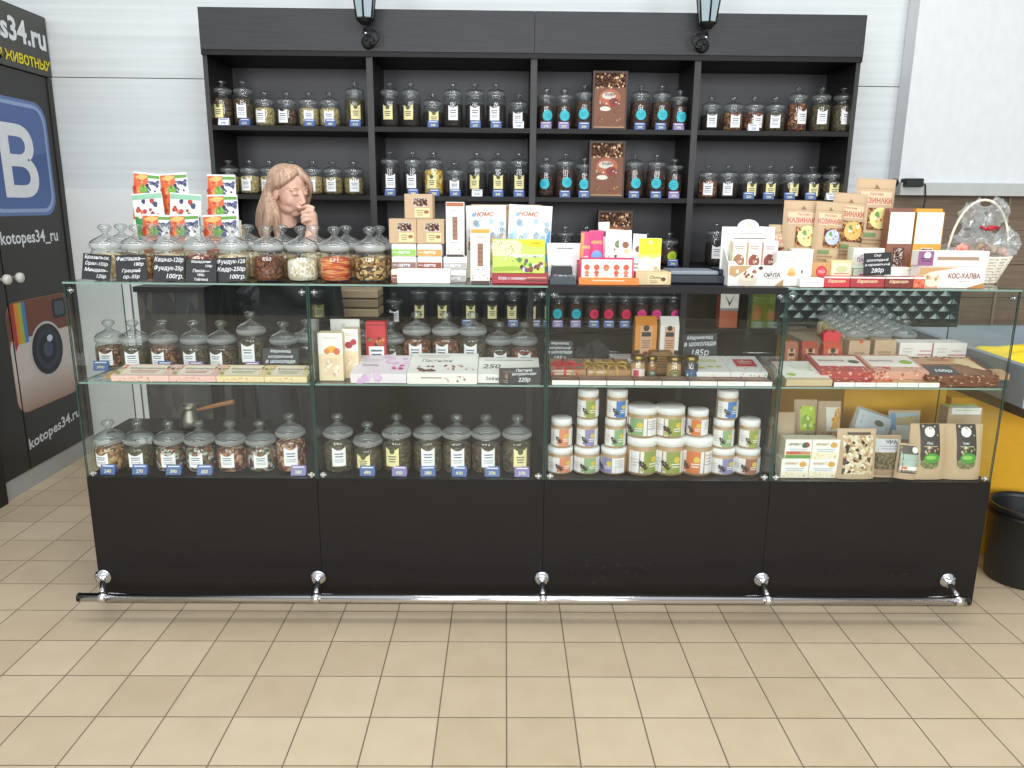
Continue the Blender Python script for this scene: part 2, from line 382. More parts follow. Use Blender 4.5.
br.box(2.82, 2.835, 4.375, 4.387, .02, 1.53, '#8a7a66')
struct(br.build('trim_1'), 'brown wooden plank cladding below the ledge')

# ------------------------------------------------------------------ pet shop kiosk on the left (black panels with printed signs)
kx = -2.457
class KFace(Flat):       # decoration on the +X face; x runs along +Y
    def __init__(s, w, h, y0, z0, x): s.w, s.h, s.y0, s.z0, s.x = w, h, y0, z0, x
    def __call__(s, x, y, e): return Vector((s.x + e * 4, s.y0 + s.w / 2 + x, s.z0 + y))
mat('#24231f', .4, 0, 'kiosk_black'); mat('#3d3c37', .4, 0, 'kiosk_sign')
mat('#dfe2e6', .5, 0, 'letter_white'); mat('#e4d21c', .5, 0, 'letter_yellow')
kz = empty('kiosk_cabinet', (0, 0, 0)); tag(kz, 'black pet shop kiosk cabinet with large printed icons, along the left wall', 'kiosk')
MB().box(-3.1, kx - .02, 2.6, 4.415, 0, 2.12, 'kiosk_black').build('carcass', kz)
MB().box(kx - .02, kx - .005, 3.58, 4.41, .0, .1, mat('#aeb0b0', .4)).build('plinth_strip', kz)
MB().box(kx - .02, kx + .012, 3.5, 3.575, 0, 2.1, 'black_plastic').box(kx - .02, kx + .006, 4.375, 4.415, .1, 2.1, 'kiosk_black').build('corner_post', kz)
f = MB().box(-3.1, kx + .012, 2.6, 4.46 - .05, 2.105, 2.405, 'kiosk_sign')
S = KFace(2.0, .30, 2.41, 2.105, kx + .012)
deco(f, S, [('t', 'kotopes34.ru', .785, .56, .5, 'letter_white', 0, .92, .03), ('t', 'ДЛЯ ЖИВОТНЫХ', .862, .16, .2, 'letter_yellow', 0, .72, .03)])
f.build('fascia_sign', kz)
def kdoor(name, y0, y1, ):
    f = MB().box(kx - .02, kx, y0, y1, .1, 2.1, 'kiosk_black'); return f
fl = kdoor('d', 2.75, 3.793); fr = kdoor('d', 3.803, 4.375)
# icon artwork is split between the two doors along the gap
def clip_poly(pts, yc, keep_right):
    out = []; n = len(pts)
    for i in range(n):
        a, b_ = pts[i], pts[(i + 1) % n]; ia = (a[0] >= yc) == keep_right; ib = (b_[0] >= yc) == keep_right
        if ia: out.append(a)
        if ia != ib:
            t = (yc - a[0]) / (b_[0] - a[0]); out.append((yc, a[1] + t * (b_[1] - a[1])))
    return out
def kart(pts, col, e, only=None):
    for mb_, keep, yc in ((fl, False, 3.793), (fr, True, 3.803)):
        q = clip_poly(pts, yc, keep)
        if len(q) > 2: mb_.add([(kx + e, y, z) for y, z in q], [tuple(range(len(q)))], col)
def rrect(y0, y1, z0, z1, r, n=6):
    o = []
    for cx_, cz_, a0 in ((y1 - r, z0 + r, -90), (y1 - r, z1 - r, 0), (y0 + r, z1 - r, 90), (y0 + r, z0 + r, 180)):
        for i in range(n + 1):
            a = R(a0 + 90 * i / n); o.append((cx_ + r * math.cos(a), cz_ + r * math.sin(a)))
    return o
def circ(y, z, ry, rz=None, n=32): return [(y + ry * math.cos(2 * math.pi * i / n), z + (rz or ry) * math.sin(2 * math.pi * i / n)) for i in range(n)]
def grad_x(name, c1, c2, z0, z1):
    """printed vertical colour blend of the icon artwork"""
    m, nt, b = new_mat(name); L = nt.links; geo = nt.nodes.new('ShaderNodeNewGeometry'); s_ = nt.nodes.new('ShaderNodeSeparateXYZ'); mr = nt.nodes.new('ShaderNodeMapRange'); r = nt.nodes.new('ShaderNodeValToRGB')
    mr.inputs['From Min'].default_value = z0; mr.inputs['From Max'].default_value = z1; r.color_ramp.elements[0].color = hexc(c1); r.color_ramp.elements[1].color = hexc(c2)
    L.new(geo.outputs['Position'], s_.inputs[0]); L.new(s_.outputs[2], mr.inputs[0]); L.new(mr.outputs[0], r.inputs[0]); L.new(r.outputs[0], b.inputs['Base Color']); b.inputs['Roughness'].default_value = .4; return m
grad_x('vk_blue', '#46649e', '#2f447e', 1.39, 1.95)
kart(rrect(3.745, 4.325, 1.385, 1.96, .10), '#5f78a8', .001)
kart(rrect(3.762, 4.308, 1.402, 1.943, .09), '#93a8cd', .0016)
kart(rrect(3.780, 4.290, 1.420, 1.925, .08), 'vk_blue', .0022)
kart([(3.78, 1.70), (3.95, 1.68), (4.12, 1.685), (4.29, 1.71), (4.29, 1.845), (4.275, 1.89), (4.21, 1.925), (3.86, 1.925), (3.80, 1.90), (3.78, 1.85)], '#52699f', .0028)
vs, fs, tw, th = text_mesh('В', 0, .025)
fr.add([(kx + .0036, 4.045 + x * .29 / tw, 1.655 + y * .36 / th) for x, y in vs], fs, 'letter_white')
# camera icon
kart(rrect(3.765, 4.335, .395, .965, .08), '#8d6a52', .001)
kart(rrect(3.769, 4.331, .399, .80, .075), grad_x('cam_cream', '#a5836f', '#cdc3bb', .39, .58), .0016)
kart([(3.769, .775), (4.331, .775), (4.331, .885), (4.31, .935), (4.26, .962), (3.84, .962), (3.79, .935), (3.769, .885)], '#6e3f2b', .0022)
for i, c in enumerate(('#a8332c', '#d38a2b', '#a9b03c', '#3b7fb0')):
    kart([(3.805 + .030 * i, .715 if i == 0 else .75), (3.835 + .030 * i, .75), (3.835 + .030 * i, .96), (3.805 + .030 * i, .955)], c, .0028)
kart(rrect(4.16, 4.285, .835, .94, .022), '#1e1c20', .0028); kart(rrect(4.18, 4.27, .85, .925, .018), '#4a4e5d', .0034)
for r_, c, e in ((.152, '#c3bfbd', .003), (.139, '#1d1f24', .0036), (.108, '#2b3648', .0042), (.078, '#10141c', .0048), (.043, '#3b4c63', .0054)):
    kart(circ(4.075, .685, r_, r_ * .98), c, e)
kart(circ(4.10, .74, .026, .018), '#c7d3e2', .0060)
vs, fs, tw, th = text_mesh('kotopes34_ru', 0, .02)
fr.add([(kx + .002, 4.055 + (x * .49 / tw), 1.27 + y * .085 / th) for x, y in vs], fs, 'letter_white')
vs, fs, tw, th = text_mesh('kotopes34.ru', 0, .02)
fr.add([(kx + .002, 4.055 + (x * .49 / tw), .245 + y * .075 / th + .10 * x * .49 / tw) for x, y in vs], fs, 'letter_white')
dl = fl.build('door', kz); dr = fr.build('door', kz)
for o, y in ((dl, 3.765), (dr, 3.865)):
    M_ = Matrix.Translation((kx, y, 1.085)) @ Matrix.Rotation(R(90), 4, 'Y')
    k_ = MB().lathe([(.008, 0), (.008, .015), (.018, .02), (.026, .032), (.024, .046), (.012, .052), (0.001, .053)], mat('#d9d6cf', .35), 16, M_, capb=True); k_.build('knob', o)

# ------------------------------------------------------------------ back display shelving
cab = empty('display_shelving', (0, 4.05, 0)); tag(cab, 'tall black wood display shelving with four bays full of glass jars', 'shelving')
def cb(name): return name
CX = [-1.495, -.675, .140, .955, 1.765]; Y0, Y1 = 0.0, .37
def cpart(mb, name): return mb.build(name, cab)
cpart(MB().box(CX[0], CX[4], Y1 - .012, Y1, .08, 2.2, mat('#3a383d', .45, 0, 'cab_back')), 'back_panel')
for i in range(4): cpart(MB().box(CX[i] + .001, CX[i + 1] - .001, -.02, .0, 2.19, 2.381, 'fascia_wood'), 'fascia_panel')
cpart(MB().box(CX[0], CX[4], -.015, Y1, 2.166, 2.189, 'wenge'), 'top_board')
cpart(MB().box(CX[0], CX[4], 0, Y1, 2.36, 2.379, 'wenge'), 'top_board')
for i, x in enumerate(CX):
    a, b_ = (x, x + .022) if i == 0 else ((x - .022, x) if i == 4 else (x - .016, x + .016))
    cpart(MB().box(a, b_, 0, Y1 - .012, 0, 2.166, 'wenge_upright'), 'upright')
SH = [1.84, 1.503, 1.155, .825]
for i in range(4):
    a, b_ = CX[i] + (.022 if i == 0 else .016), CX[i + 1] - (.022 if i == 3 else .016)
    for z in SH: cpart(MB().box(a, b_, .004, Y1 - .012, z - .024, z, 'wenge'), 'shelf')
    d_ = cpart(MB().box(a, b_, 0, .02, .08, .79, 'wenge'), 'door')
    MB().tube([((a + b_) / 2 - .07, -.002, .7), ((a + b_) / 2 - .07, -.02, .7), ((a + b_) / 2 + .07, -.02, .7), ((a + b_) / 2 + .07, -.002, .7)], .005, chrome).build('handle', d_)
cpart(MB().box(CX[3] + .016, CX[4] - .022, Y1 - .03, Y1 - .012, .82, 1.12, 'brown_board'), 'back_board')
cpart(MB().box(CX[0], CX[4], .03, .05, 0, .08, 'black_plastic'), 'plinth')

# wall lanterns on the fascia
def lantern(x, side, label):
    L_ = empty('wall_lantern', (x, 4.03, 2.22)); tag(L_, label, 'lantern', 'wall lanterns on the shelving fascia')
    MB().lathe([(.001, 0), (.03, .002), (.034, .012), (.026, .02), (.001, .022)], 'black_plastic', 16, Matrix.Translation((0, 0, .01)) @ Matrix.Rotation(R(90), 4, 'X')).build('wall_plate', L_)
    pts = []
    for i in range(15):
        a = R(-100 + 260 * i / 14); pts.append((side * .022 + side * .036 * math.cos(a) , -.055 , .028 + .036 * math.sin(a)))
    br_ = MB().tube(pts, .006, 'black_plastic').tube([(0, -.005, .01), (side * .02, -.03, .0), pts[0]], .007, 'black_plastic').tube([pts[-1], (0, -.08, .075)], .006, 'black_plastic')
    br_.ball((0, -.06, .012), .009, 'black_plastic').ball((0, -.075, .036), .008, chrome)
    br_.build('scroll_bracket', L_)
    yb = -.085
    def ring(r, z): return [(r * math.cos(R(60 * k + 30)), yb + r * math.sin(R(60 * k + 30)), z) for k in range(6)]
    lo, hi = ring(.04, .095), ring(.074, .33)
    fr_ = MB()
    for k in range(6):
        fr_.tube([lo[k], hi[k]], .0045, 'black_plastic', 6); fr_.tube([lo[k], lo[(k + 1) % 6]], .006, 'black_plastic', 6); fr_.tube([hi[k], hi[(k + 1) % 6]], .006, 'black_plastic', 6)
    fr_.lathe([(.001, .07), (.02, .072), (.038, .09), (.038, .096), (.001, .097)], 'black_plastic', 12, Matrix.Translation((0, yb, 0)))
    fr_.build('frame', L_)
    gp = MB()
    for k in range(6): q = (k + 1) % 6; gp.add([lo[k], lo[q], hi[q], hi[k]], [(0, 1, 2, 3)], mat('#a9bcc4', .2, 0, 'frosted_pane'))
    gp.build('glass_shade', L_)
    MB().lathe([(.086, .328), (.086, .34), (.06, .37), (.03, .41), (.012, .43), (.014, .445), (.001, .46)], 'black_plastic', 6, Matrix.Translation((0, yb, 0)), capb=True).build('roof_cap', L_)
lantern(-.672, 1, 'black wall lantern with pale glass above the left bays of the shelving')
lantern(.962, -1, 'black wall lantern with pale glass above the right bays of the shelving')

# ------------------------------------------------------------------ jars
# kinds: (body radius, shoulder z, lid z, has flared lid)
KIND = {'S': (.053, .100, 0), 'T': (.052, .150, 0), 'M': (.045, .134, 1), 'W': (.0545, .092, 0), 'B': (.0545, .090, 0), 'C': (.0545, .120, 0), 'H': (.0535, .084, 0)}
ME = {}
def jar_meshes(kind, fill):
    r, zs, flat = KIND[kind]
    if (kind, 'body') not in ME:
        ME[kind, 'body'] = MB().lathe([(.001, .002), (r * .8, .002), (r * .93, .006), (r, .018), (r, zs - .012), (r * .98, zs - .004), (r * .9, zs + .006), (r * .84, zs + .012), (r * .84, zs + .018)], 'jar_glass', 24).mesh('jar_body')
        z = zs + .018; l = MB(); q = .93 if kind in 'ST' else 1.0; k_ = .70 if kind in 'ST' else 1.0; rim = 'lid_rim_clear' if kind in 'STM' else 'lid_rim_glass'
        if flat:
            l.lathe([(r * .80, z - .006), (r * 1.0, z), (r * 1.04, z + .006), (r * 1.0, z + .012)], rim, 24).lathe([(r * 1.0, z + .012), (r * .5, z + .016), (.007, .018 + z)], 'lid_glass', 24); zk = z + .02
        else:
            l.lathe([(r * .80, z - .008), (r * .96 * q, z - .002), (r * q, z + .004), (r * .98 * q, z + .014 * k_)], rim, 24)
            l.lathe([(r * .98 * q, z + .014 * k_), (r * .90 * q, z + .022 * k_), (r * .68, z + .030 * k_), (r * .38, z + .037 * k_), (.012, z + .043 * k_), (.0085, z + .047 * k_)], 'lid_glass', 24); zk = z + .047 * k_
        ME[kind, 'lid'] = l.mesh('lid')
        kn = MB().lathe([(.0085, zk - .001), (.009, zk + .004 * k_), (.016, zk + .010 * k_), (.0225, zk + .018 * k_), (.020, zk + .026 * k_), (.011, zk + .031 * k_), (.0005, zk + .032 * k_)], 'lid_glass', 14)
        ME[kind, 'knob'] = kn.mesh('knob')
    k = (kind, fill)
    if k not in ME:
        zt = zs * (.86 + .1 * random.random()) if fill not in ('coconut chips', 'black tea') else zs * .8
        ri = r - .0035
        ME[k] = MB().lathe([(.001, .005), (ri * .9, .005), (ri, .018), (ri, zt - .006), (ri * .85, zt), (ri * .4, zt + .004), (.001, zt + .005)], FILL[fill], 24).mesh('contents')
    return ME[kind, 'body'], ME[kind, 'lid'], ME[kind, 'knob'], ME[k]
def sticker(kind, lab):
    k = (kind, 'lab', lab)
    if k in ME: return ME[k]
    r, zs, _ = KIND[kind]; mb = MB(); rr = r + .0008
    h = zs * .66; z0 = zs * .18; wd = .050
    if lab in ('white', 'yellow'):
        if kind in 'BTC' : z0 = zs * .26; h = min(zs * .6, .072)
        S = Cyl(rr, wd, z0, h); pc = 'paper' if lab == 'white' else 'paper_yellow'
        n = 8   # paper label with a curved notch at the top
        vs = []
        for i in range(n + 1):
            u = i / n; x = (u - .5) * wd; vs.append(S(x, 0, 0)); vs.append(S(x, h - .012 * math.sin(math.pi * u), 0))
        mb.add(vs, [(2 * i, 2 * i + 2, 2 * i + 3, 2 * i + 1) for i in range(n)], pc)
        if lab == 'yellow': deco(mb, S, [('d', .5, .80, .2, mat('#4f5b33')), ('l', .2, .8, .5, 3, .13, 'print_grey')])
        else: deco(mb, S, [('l', .18, .82, .62, 2, .14, mat('#4a5a7c')), ('l', .15, .85, .32, 2, .11, mat('#a7aab2'))])
    else:
        S = Cyl(rr, .06, zs * .5 - .03, .06); deco(mb, S, [('d', .5, .5, .44, lab), ('l', .3, .7, .6, 3, .13, mat({'teal': '#1f8c9b', 'sticker_red': '#a91f40', 'sticker_pink': '#b02468', 'sticker_green': '#7d951a'}[lab]))])
    ME[k] = mb.mesh('paper_label'); return ME[k]
def jar(px, Y, z, kind, fill, lab, label, group, rz=None, scale=1.0):
    x = px_x(px, Y, z + .1)
    o = empty('glass_jar', (x, Y, z + .0005)); o.scale = (scale,) * 3
    tag(o, label, 'jar', group)
    body, lid, knob, fm = jar_meshes(kind, fill)
    bo = place('jar_body', body, o); 
    if lab: place('paper_label', sticker(kind, lab), o, rz=R(random.uniform(-14, 14)) if rz is None else rz)
    place('contents', fm, o, rz=random.uniform(0, 6)); lo = place('lid', lid, o); place('knob', knob, lo)
    return o
def price_tag(px, Y, z, col, txt, label, group, w=.054, h=.037):
    k = ('tag', col, txt, w)
    if k not in ME:
        mb = MB(); a = .35
        M_ = Matrix.Rotation(-a, 4, 'X')
        mb.prism([(-w / 2, 0), (w / 2, 0), (w / 2, h), (-w / 2, h)], 0, .001, col, M_)
        mb.prism([(-w / 2, 0), (w / 2, 0), (w / 2, h), (-w / 2, h)], 0, .001, col, Matrix.Translation((0, 2 * h * math.sin(a), 0)) @ Matrix.Rotation(a, 4, 'X'))
        it = [('r', .0, .70, 1, 1, mat('#8f6a9c'))] if col == 'tag_violet' else []
        it += [('l', .12, .88, .78, 1, .25, 'tag_white' if col != 'tag_white' else 'tag_blue'), ('t', txt, .5, .34, .34, '#e9e6a0' if col != 'tag_white' else 'tag_blue', 0, .8, .02)]
        deco(mb, Flat(w, h, M_), it); ME[k] = mb.mesh('price_tag')
    return tag(place('price_tag', ME[k], None, (px_x(px, Y, z + .015), Y, z + .0005), R(random.uniform(-6, 6))), label, 'price tag', group)
LABN = {'white': 'white-labelled', 'yellow': 'yellow-labelled', 'teal': 'teal-stickered', 'sticker_red': 'red-stickered', 'sticker_pink': 'pink-stickered', 'sticker_green': 'green-stickered', None: 'unlabelled'}
def shelf_row(where, z, Y, row, tagY=None, scale=1.0):
    """row: list of (px, kind, fill, label colour, tag colour or None, tag text, tag dx)"""
    n = len(row)
    for i, e in enumerate(row):
        px, kind, fill, lab, tc = e[:5]; tx = e[5] if len(e) > 5 else ''; dx = e[6] if len(e) > 6 else 0
        sz = {'T': 'tall', 'C': 'tall', 'M': 'slim', 'B': 'stout', 'H': 'stout'}.get(kind, 'short')
        jar(px, Y, z, kind, fill, lab, f'{sz} {LABN[lab]} glass jar of {fill}, {ORD[i]} from left {where}', 'glass jars ' + where, scale=scale)
        if tc: price_tag(px + dx, tagY or Y - .075, z, tc, tx, f'{ {"tag_blue": "blue", "tag_violet": "violet", "tag_white": "white"}[tc]} price tag before the {ORD[i]} jar {where}', 'price tags ' + where)
TB, TV, TW = 'tag_blue', 'tag_violet', 'tag_white'
YJ = 4.145
shelf_row('on top shelf, first bay', SH[0], YJ, [(223, 'T', 'brown tea', 'yellow', TW, '190'), (244, 'T', 'brown tea', 'white', TB, '210'), (265, 'S', 'pale herbs', 'white', None), (287, 'S', 'brown tea', 'white', None), (309, 'S', 'pale herbs', 'white', TB, '180'), (330, 'S', 'pale herbs', 'white', TB, '180'), (355, 'T', 'green tea', 'yellow', TB, '210')])
shelf_row('on top shelf, second bay', SH[0], YJ, [(390, 'T', 'black tea', 'yellow', None), (411, 'T', 'black tea', 'yellow', None), (433, 'S', 'black tea', 'yellow', TB, '240'), (453, 'T', 'black tea', 'white', None), (475, 'T', 'black tea', 'white', TB, '250'), (496, 'T', 'black tea', 'white', TB, '250'), (518.5, 'S', 'black tea', 'white', TW, '150')])
shelf_row('on top shelf, third bay', SH[0], YJ, [(546, 'M', 'coffee beans', 'teal', TV, '270'), (564, 'M', 'coffee beans', 'teal', TV, '270'), (584, 'T', 'coffee beans', 'teal', TB, '290'), (640, 'T', 'coffee beans', 'teal', TB, '290'), (661, 'T', 'coffee beans', 'teal', TB, '290'), (679, 'M', 'coffee beans', 'teal', TV, '290')])
shelf_row('on top shelf, fourth bay', SH[0], YJ, [(711, 'S', 'black tea', 'white', None), (733, 'S', 'mixed fruit tea', 'white', None), (754, 'S', 'mixed fruit tea', 'white', TW, '230'), (775, 'S', 'green tea', 'white', None), (797, 'T', 'mixed fruit tea', 'white', None), (820, 'T', 'green tea', 'white', None), (842, 'T', 'green tea', 'white', None)])
shelf_row('on second shelf, first bay', SH[1], YJ, [(229, 'S', 'pale herbs', None, None), (250, 'S', 'pale herbs', 'white', None), (270, 'S', 'pale herbs', 'white', None), (292, 'S', 'pale herbs', 'white', None), (313, 'S', 'pale herbs', 'white', None), (333, 'S', 'herbs', 'white', None), (354, 'S', 'herbs', 'white', None)])
shelf_row('on second shelf, second bay', SH[1], YJ, [(390, 'T', 'black tea', 'white', TB, '240'), (413, 'T', 'black tea', 'white', TB, '240'), (434, 'T', 'yellow chips', 'yellow', TB, '280'), (455, 'S', 'black tea', 'white', TB, '240'), (477, 'T', 'black tea', 'yellow', TW, '210'), (498, 'T', 'black tea', 'yellow', TB, '240'), (519, 'T', 'black tea', 'yellow', TB, '240')])
shelf_row('on second shelf, third bay', SH[1], YJ, [(546, 'M', 'coffee beans', 'teal', None), (565, 'T', 'coffee beans', 'teal', TB, '290'), (584, 'M', 'coffee beans', 'teal', TB, '290'), (634, 'T', 'coffee beans', 'teal', TB, '290'), (656, 'T', 'coffee beans', 'teal', TB, '290'), (674, 'M', 'coffee beans', 'teal', TV, '270')])
shelf_row('on second shelf, fourth bay', SH[1], YJ, [(708, 'S', 'mixed fruit tea', 'white', None), (728, 'S', 'black tea', 'white', None), (749, 'S', 'black tea', 'yellow', TB, '220'), (769, 'S', 'black tea', 'yellow', TB, '220'), (790, 'S', 'black tea', 'yellow', TB, '230'), (811, 'S', 'black tea', 'yellow', TB, '220'), (832, 'S', 'green tea', 'yellow', TW, '220')])
shelf_row('on third shelf, third bay', SH[2], YJ, [(545, 'M', 'coffee beans', 'sticker_green', None), (565, 'M', 'coffee beans', 'sticker_green', None), (586, 'M', 'coffee beans', 'sticker_green', None), (647, 'S', 'coffee beans', 'sticker_green', None), (669, 'S', 'coffee beans', 'sticker_green', TB, '290', 4)])
shelf_row('on third shelf, fourth bay', SH[2], YJ, [(715, 'T', 'black tea', 'white', None)])
shelf_row('on lowest shelf, second bay', SH[3], YJ, [(394, 'S', 'black tea', 'white', None), (419, 'T', 'black tea', 'yellow', None), (444, 'T', 'black tea', 'yellow', None), (469, 'T', 'black tea', 'yellow', TB, '240', -2), (491, 'T', 'black tea', 'yellow', None), (513, 'T', 'black tea', 'yellow', TB, '240'), (533, 'T', 'black tea', 'yellow', TB, '240', 3)])
shelf_row('on lowest shelf, third bay', SH[3], YJ, [(558, 'M', 'coffee beans', 'teal', TV, '270'), (576, 'M', 'coffee beans', 'teal', TV, '270'), (592, 'M', 'coffee beans', 'sticker_red', TB, '270', 2), (609, 'M', 'coffee beans', 'sticker_red', TB, '290'), (625, 'M', 'coffee beans', 'sticker_red', TB, '290'), (641, 'M', 'coffee beans', 'sticker_pink', TB, '290'), (657, 'M', 'coffee beans', 'sticker_pink', None), (673, 'M', 'coffee beans', 'sticker_pink', None)])
# coffee picture boxes between the jars
cells('coffee_print', ['#3c2113', '#54301c', '#6b4127', '#2d180e'], 130)
def coffee_box(px0, px1, z, h, label, Y=4.10):
    w_ = px_x(px1, Y, z + .1) - px_x(px0, Y, z + .1); mb = MB().box(-w_ / 2, w_ / 2, 0, .07, 0, h, mat('#3d2418', .45), bev=.002)
    deco(mb, Flat(w_, h), [('r', .06, .04, .94, .96, mat('#7c4a2e')), ('r', .06, .72, .94, .96, 'coffee_print'), ('s', .08, .7, .92, .95, 34, .035, ['#c99a6a', '#8b5a35', '#e0bf94']), ('d', .5, .55, .30, mat('#b3673f'), .75), ('d', .47, .58, .2, mat('#d9cfc4'), .5), ('d', .62, .47, .15, mat('#8c2f22'), .8), ('d', .38, .36, .16, mat('#e6ddcf'), .4),
        ('s', .2, .28, .8, .5, 14, .03, ['#3b1f14', '#e9e0d3', '#8a5a3c']), ('t', 'Кофе', .5, .60, .07, '#5a2c1a', .3, .5), ('s', .08, .05, .92, .2, 12, .03, ['#c28b57', '#6a3d22']), ('r', .06, .04, .94, .055, mat('#c9a37a'))])
    tag(mb.build('coffee_gift_box', None, (px_x((px0 + px1) / 2, Y, z + .1), Y, z)), label, 'box', 'brown coffee gift boxes among the jars')
coffee_box(592, 627, SH[0], .285, 'brown printed coffee gift box between jars on top shelf')
coffee_box(588.5, 624.5, SH[1], .285, 'brown printed coffee gift box between jars on second shelf')
coffee_box(597, 632, SH[2], .285, 'brown printed coffee gift box between jars on third shelf')

# ------------------------------------------------------------------ counter: four plinth units and four glass showcases
YF, YB = 2.605, 3.0; CC = [-1.492, -.668, .149, .968, 1.772]; ZT = 1.195
names = ['leftmost', 'second from left', 'third from left', 'rightmost']
for i in range(4):
    a, b_ = CC[i] + .0008, CC[i + 1] - .0008
    u = empty('counter_base', ((a + b_) / 2, YF, 0)); tag(u, f'black wood counter base unit under glass showcase, {names[i]} of the four', 'counter', 'black counter base units'); w2 = (b_ - a) / 2
    fp = MB().box(-w2, w2, 0, .018, .008, .497, 'wenge'); rr = random.Random(i * 5 + 2); sc_it = []
    for q in range((2, 5, 16, 9)[i]):      # scuffs and scratches left by shoes and bags
        u_ = rr.gauss((.5, .6, .27, .5)[i], .10 if i == 2 else .22); v_ = rr.gauss(.28, .08); a_ = rr.uniform(-1, 1) * 1.2; l_ = rr.uniform(.01, .045)
        du, dv = l_ * math.cos(a_), l_ * math.sin(a_) * 1.6
        if .02 < u_ < .92: sc_it.append(('p', [(u_, v_), (u_ + du * .5, v_ + dv * .4), (u_ + du, v_ + dv), (u_ + du * .5, v_ + dv * .4 + .004)], mat('#3c3938', .6)))
    deco(fp, Flat(2 * w2, .497), sc_it); fp.build('front_panel', u)
    MB().box(-w2, w2, .03, .395, .0, .478, 'black_plastic').build('carcass', u)
    MB().box(-w2, w2, .019, .395, .478, .497, 'wenge').build('top_board', u)
def pane(x0, x1, y0, y1, z0, z1, thin):
    mb = MB(); vs = [(x, y, z) for x in (x0, x1) for y in (y0, y1) for z in (z0, z1)]
    fs = [(0, 1, 3, 2), (4, 6, 7, 5), (0, 4, 5, 1), (2, 3, 7, 6), (0, 2, 6, 4), (1, 5, 7, 3)]; ax = [0, 0, 1, 1, 2, 2]
    for f_, a in zip(fs, ax):
        mb.add([vs[j] for j in f_], [(0, 1, 2, 3)], 'pane_glass' if a == thin else ('pane_edge' if thin != 2 else 'pane_edge_light'))
    return mb
for i in range(4):
    a, b_ = CC[i] + .001, CC[i + 1] - .001
    g = empty('glass_showcase', ((a + b_) / 2, YF, .4975)); w2 = (b_ - a) / 2
    tag(g, f'clear glass showcase with one inner shelf on black base, {names[i]} of the four', 'showcase', 'glass showcases of the counter')
    H_ = ZT - .4975
    pane(-w2 + .006, w2 - .006, .001, .006, .0, H_ - .0065, 1).build('front_pane', g)
    for s_ in (-1, 1): pane(*(sorted((s_ * w2, s_ * (w2 - .005)))), .001, .395, .0, H_ - .0065, 0).build('side_pane', g)
    if i == 2: MB().box(-w2 - .002, w2 + .0, -.004, .40, H_ - .028 + .006, H_, 'wenge').build('top_board', g)
    else: pane(-w2, w2, -.003, .398, H_ - .006, H_, 2).build('top_pane', g)
    zsf = .845 - .4975
    pane(-w2 + .007, w2 - .007, .012, .385, zsf - .006, zsf, 2).build('inner_shelf', g)
    for s_ in (-1, 1):
        for zc, hh in ((.012, .02), (H_ - .03, .022)):
            MB().box(s_ * (w2 - .02) - .012, s_ * (w2 - .02) + .012, .0065, .012, zc - .004, zc + .004, chrome, bev=.001).box(s_ * (w2 - .02) - .004, s_ * (w2 - .02) + .004, .0065, .012, zc - hh / 2, zc + hh / 2, chrome).tube([(s_ * (w2 - .02), -.001, zc), (s_ * (w2 - .02), .011, zc)], .004, chrome, 8).build('glass_clip', g)
# chrome foot rail with five brackets
rail = empty('foot_rail', (0, 2.47, .1)); tag(rail, 'long chrome foot rail on five brackets along the counter front', 'rail')
xa, xb = px_x(80, 2.47, .1), px_x(967, 2.47, .1)
MB().tube([(xa, 0, 0), (xb, 0, 0)], .0155, chrome, 14).build('tube', rail)
for x, s_ in ((xa, -1), (xb, 1)): MB().tube([(x, 0, 0), (x + s_ * .006, 0, 0)], .0165, 'black_plastic', 12).build('end_cap', rail)
for px, bx in ((103, 100), (318, 316), (542, 543), (762, 768), (948, 962)):
    x0 = px_x(px, YF, .12); x1 = px_x(bx - (3 if px < 110 else 0), 2.47, .1) + (.02 if px < 110 else (0 if px < 900 else -.012))
    bk = MB().tube([(x0, .134, .008), (x0 + (x1 - x0) * .3, .09, .006), (x1, 0, 0)], .0105, chrome, 12)
    bk.lathe([(.001, .0), (.031, .0), (.031, .005), (.022, .009), (.016, .022), (.0001, .023)], chrome, 20, Matrix.Translation((x0, .1349, .008)) @ Matrix.Rotation(R(90), 4, 'X'))
    for k in range(3): bk.ball((x0 + .023 * math.cos(2.1 * k + .5), .128, .008 + .023 * math.sin(2.1 * k + .5)), .004, 'steel', seg=8)
    bk.tube([(x1 - .013, 0, 0), (x1 + .013, 0, 0)], .0185, chrome, 14)
    bk.build('bracket', rail)

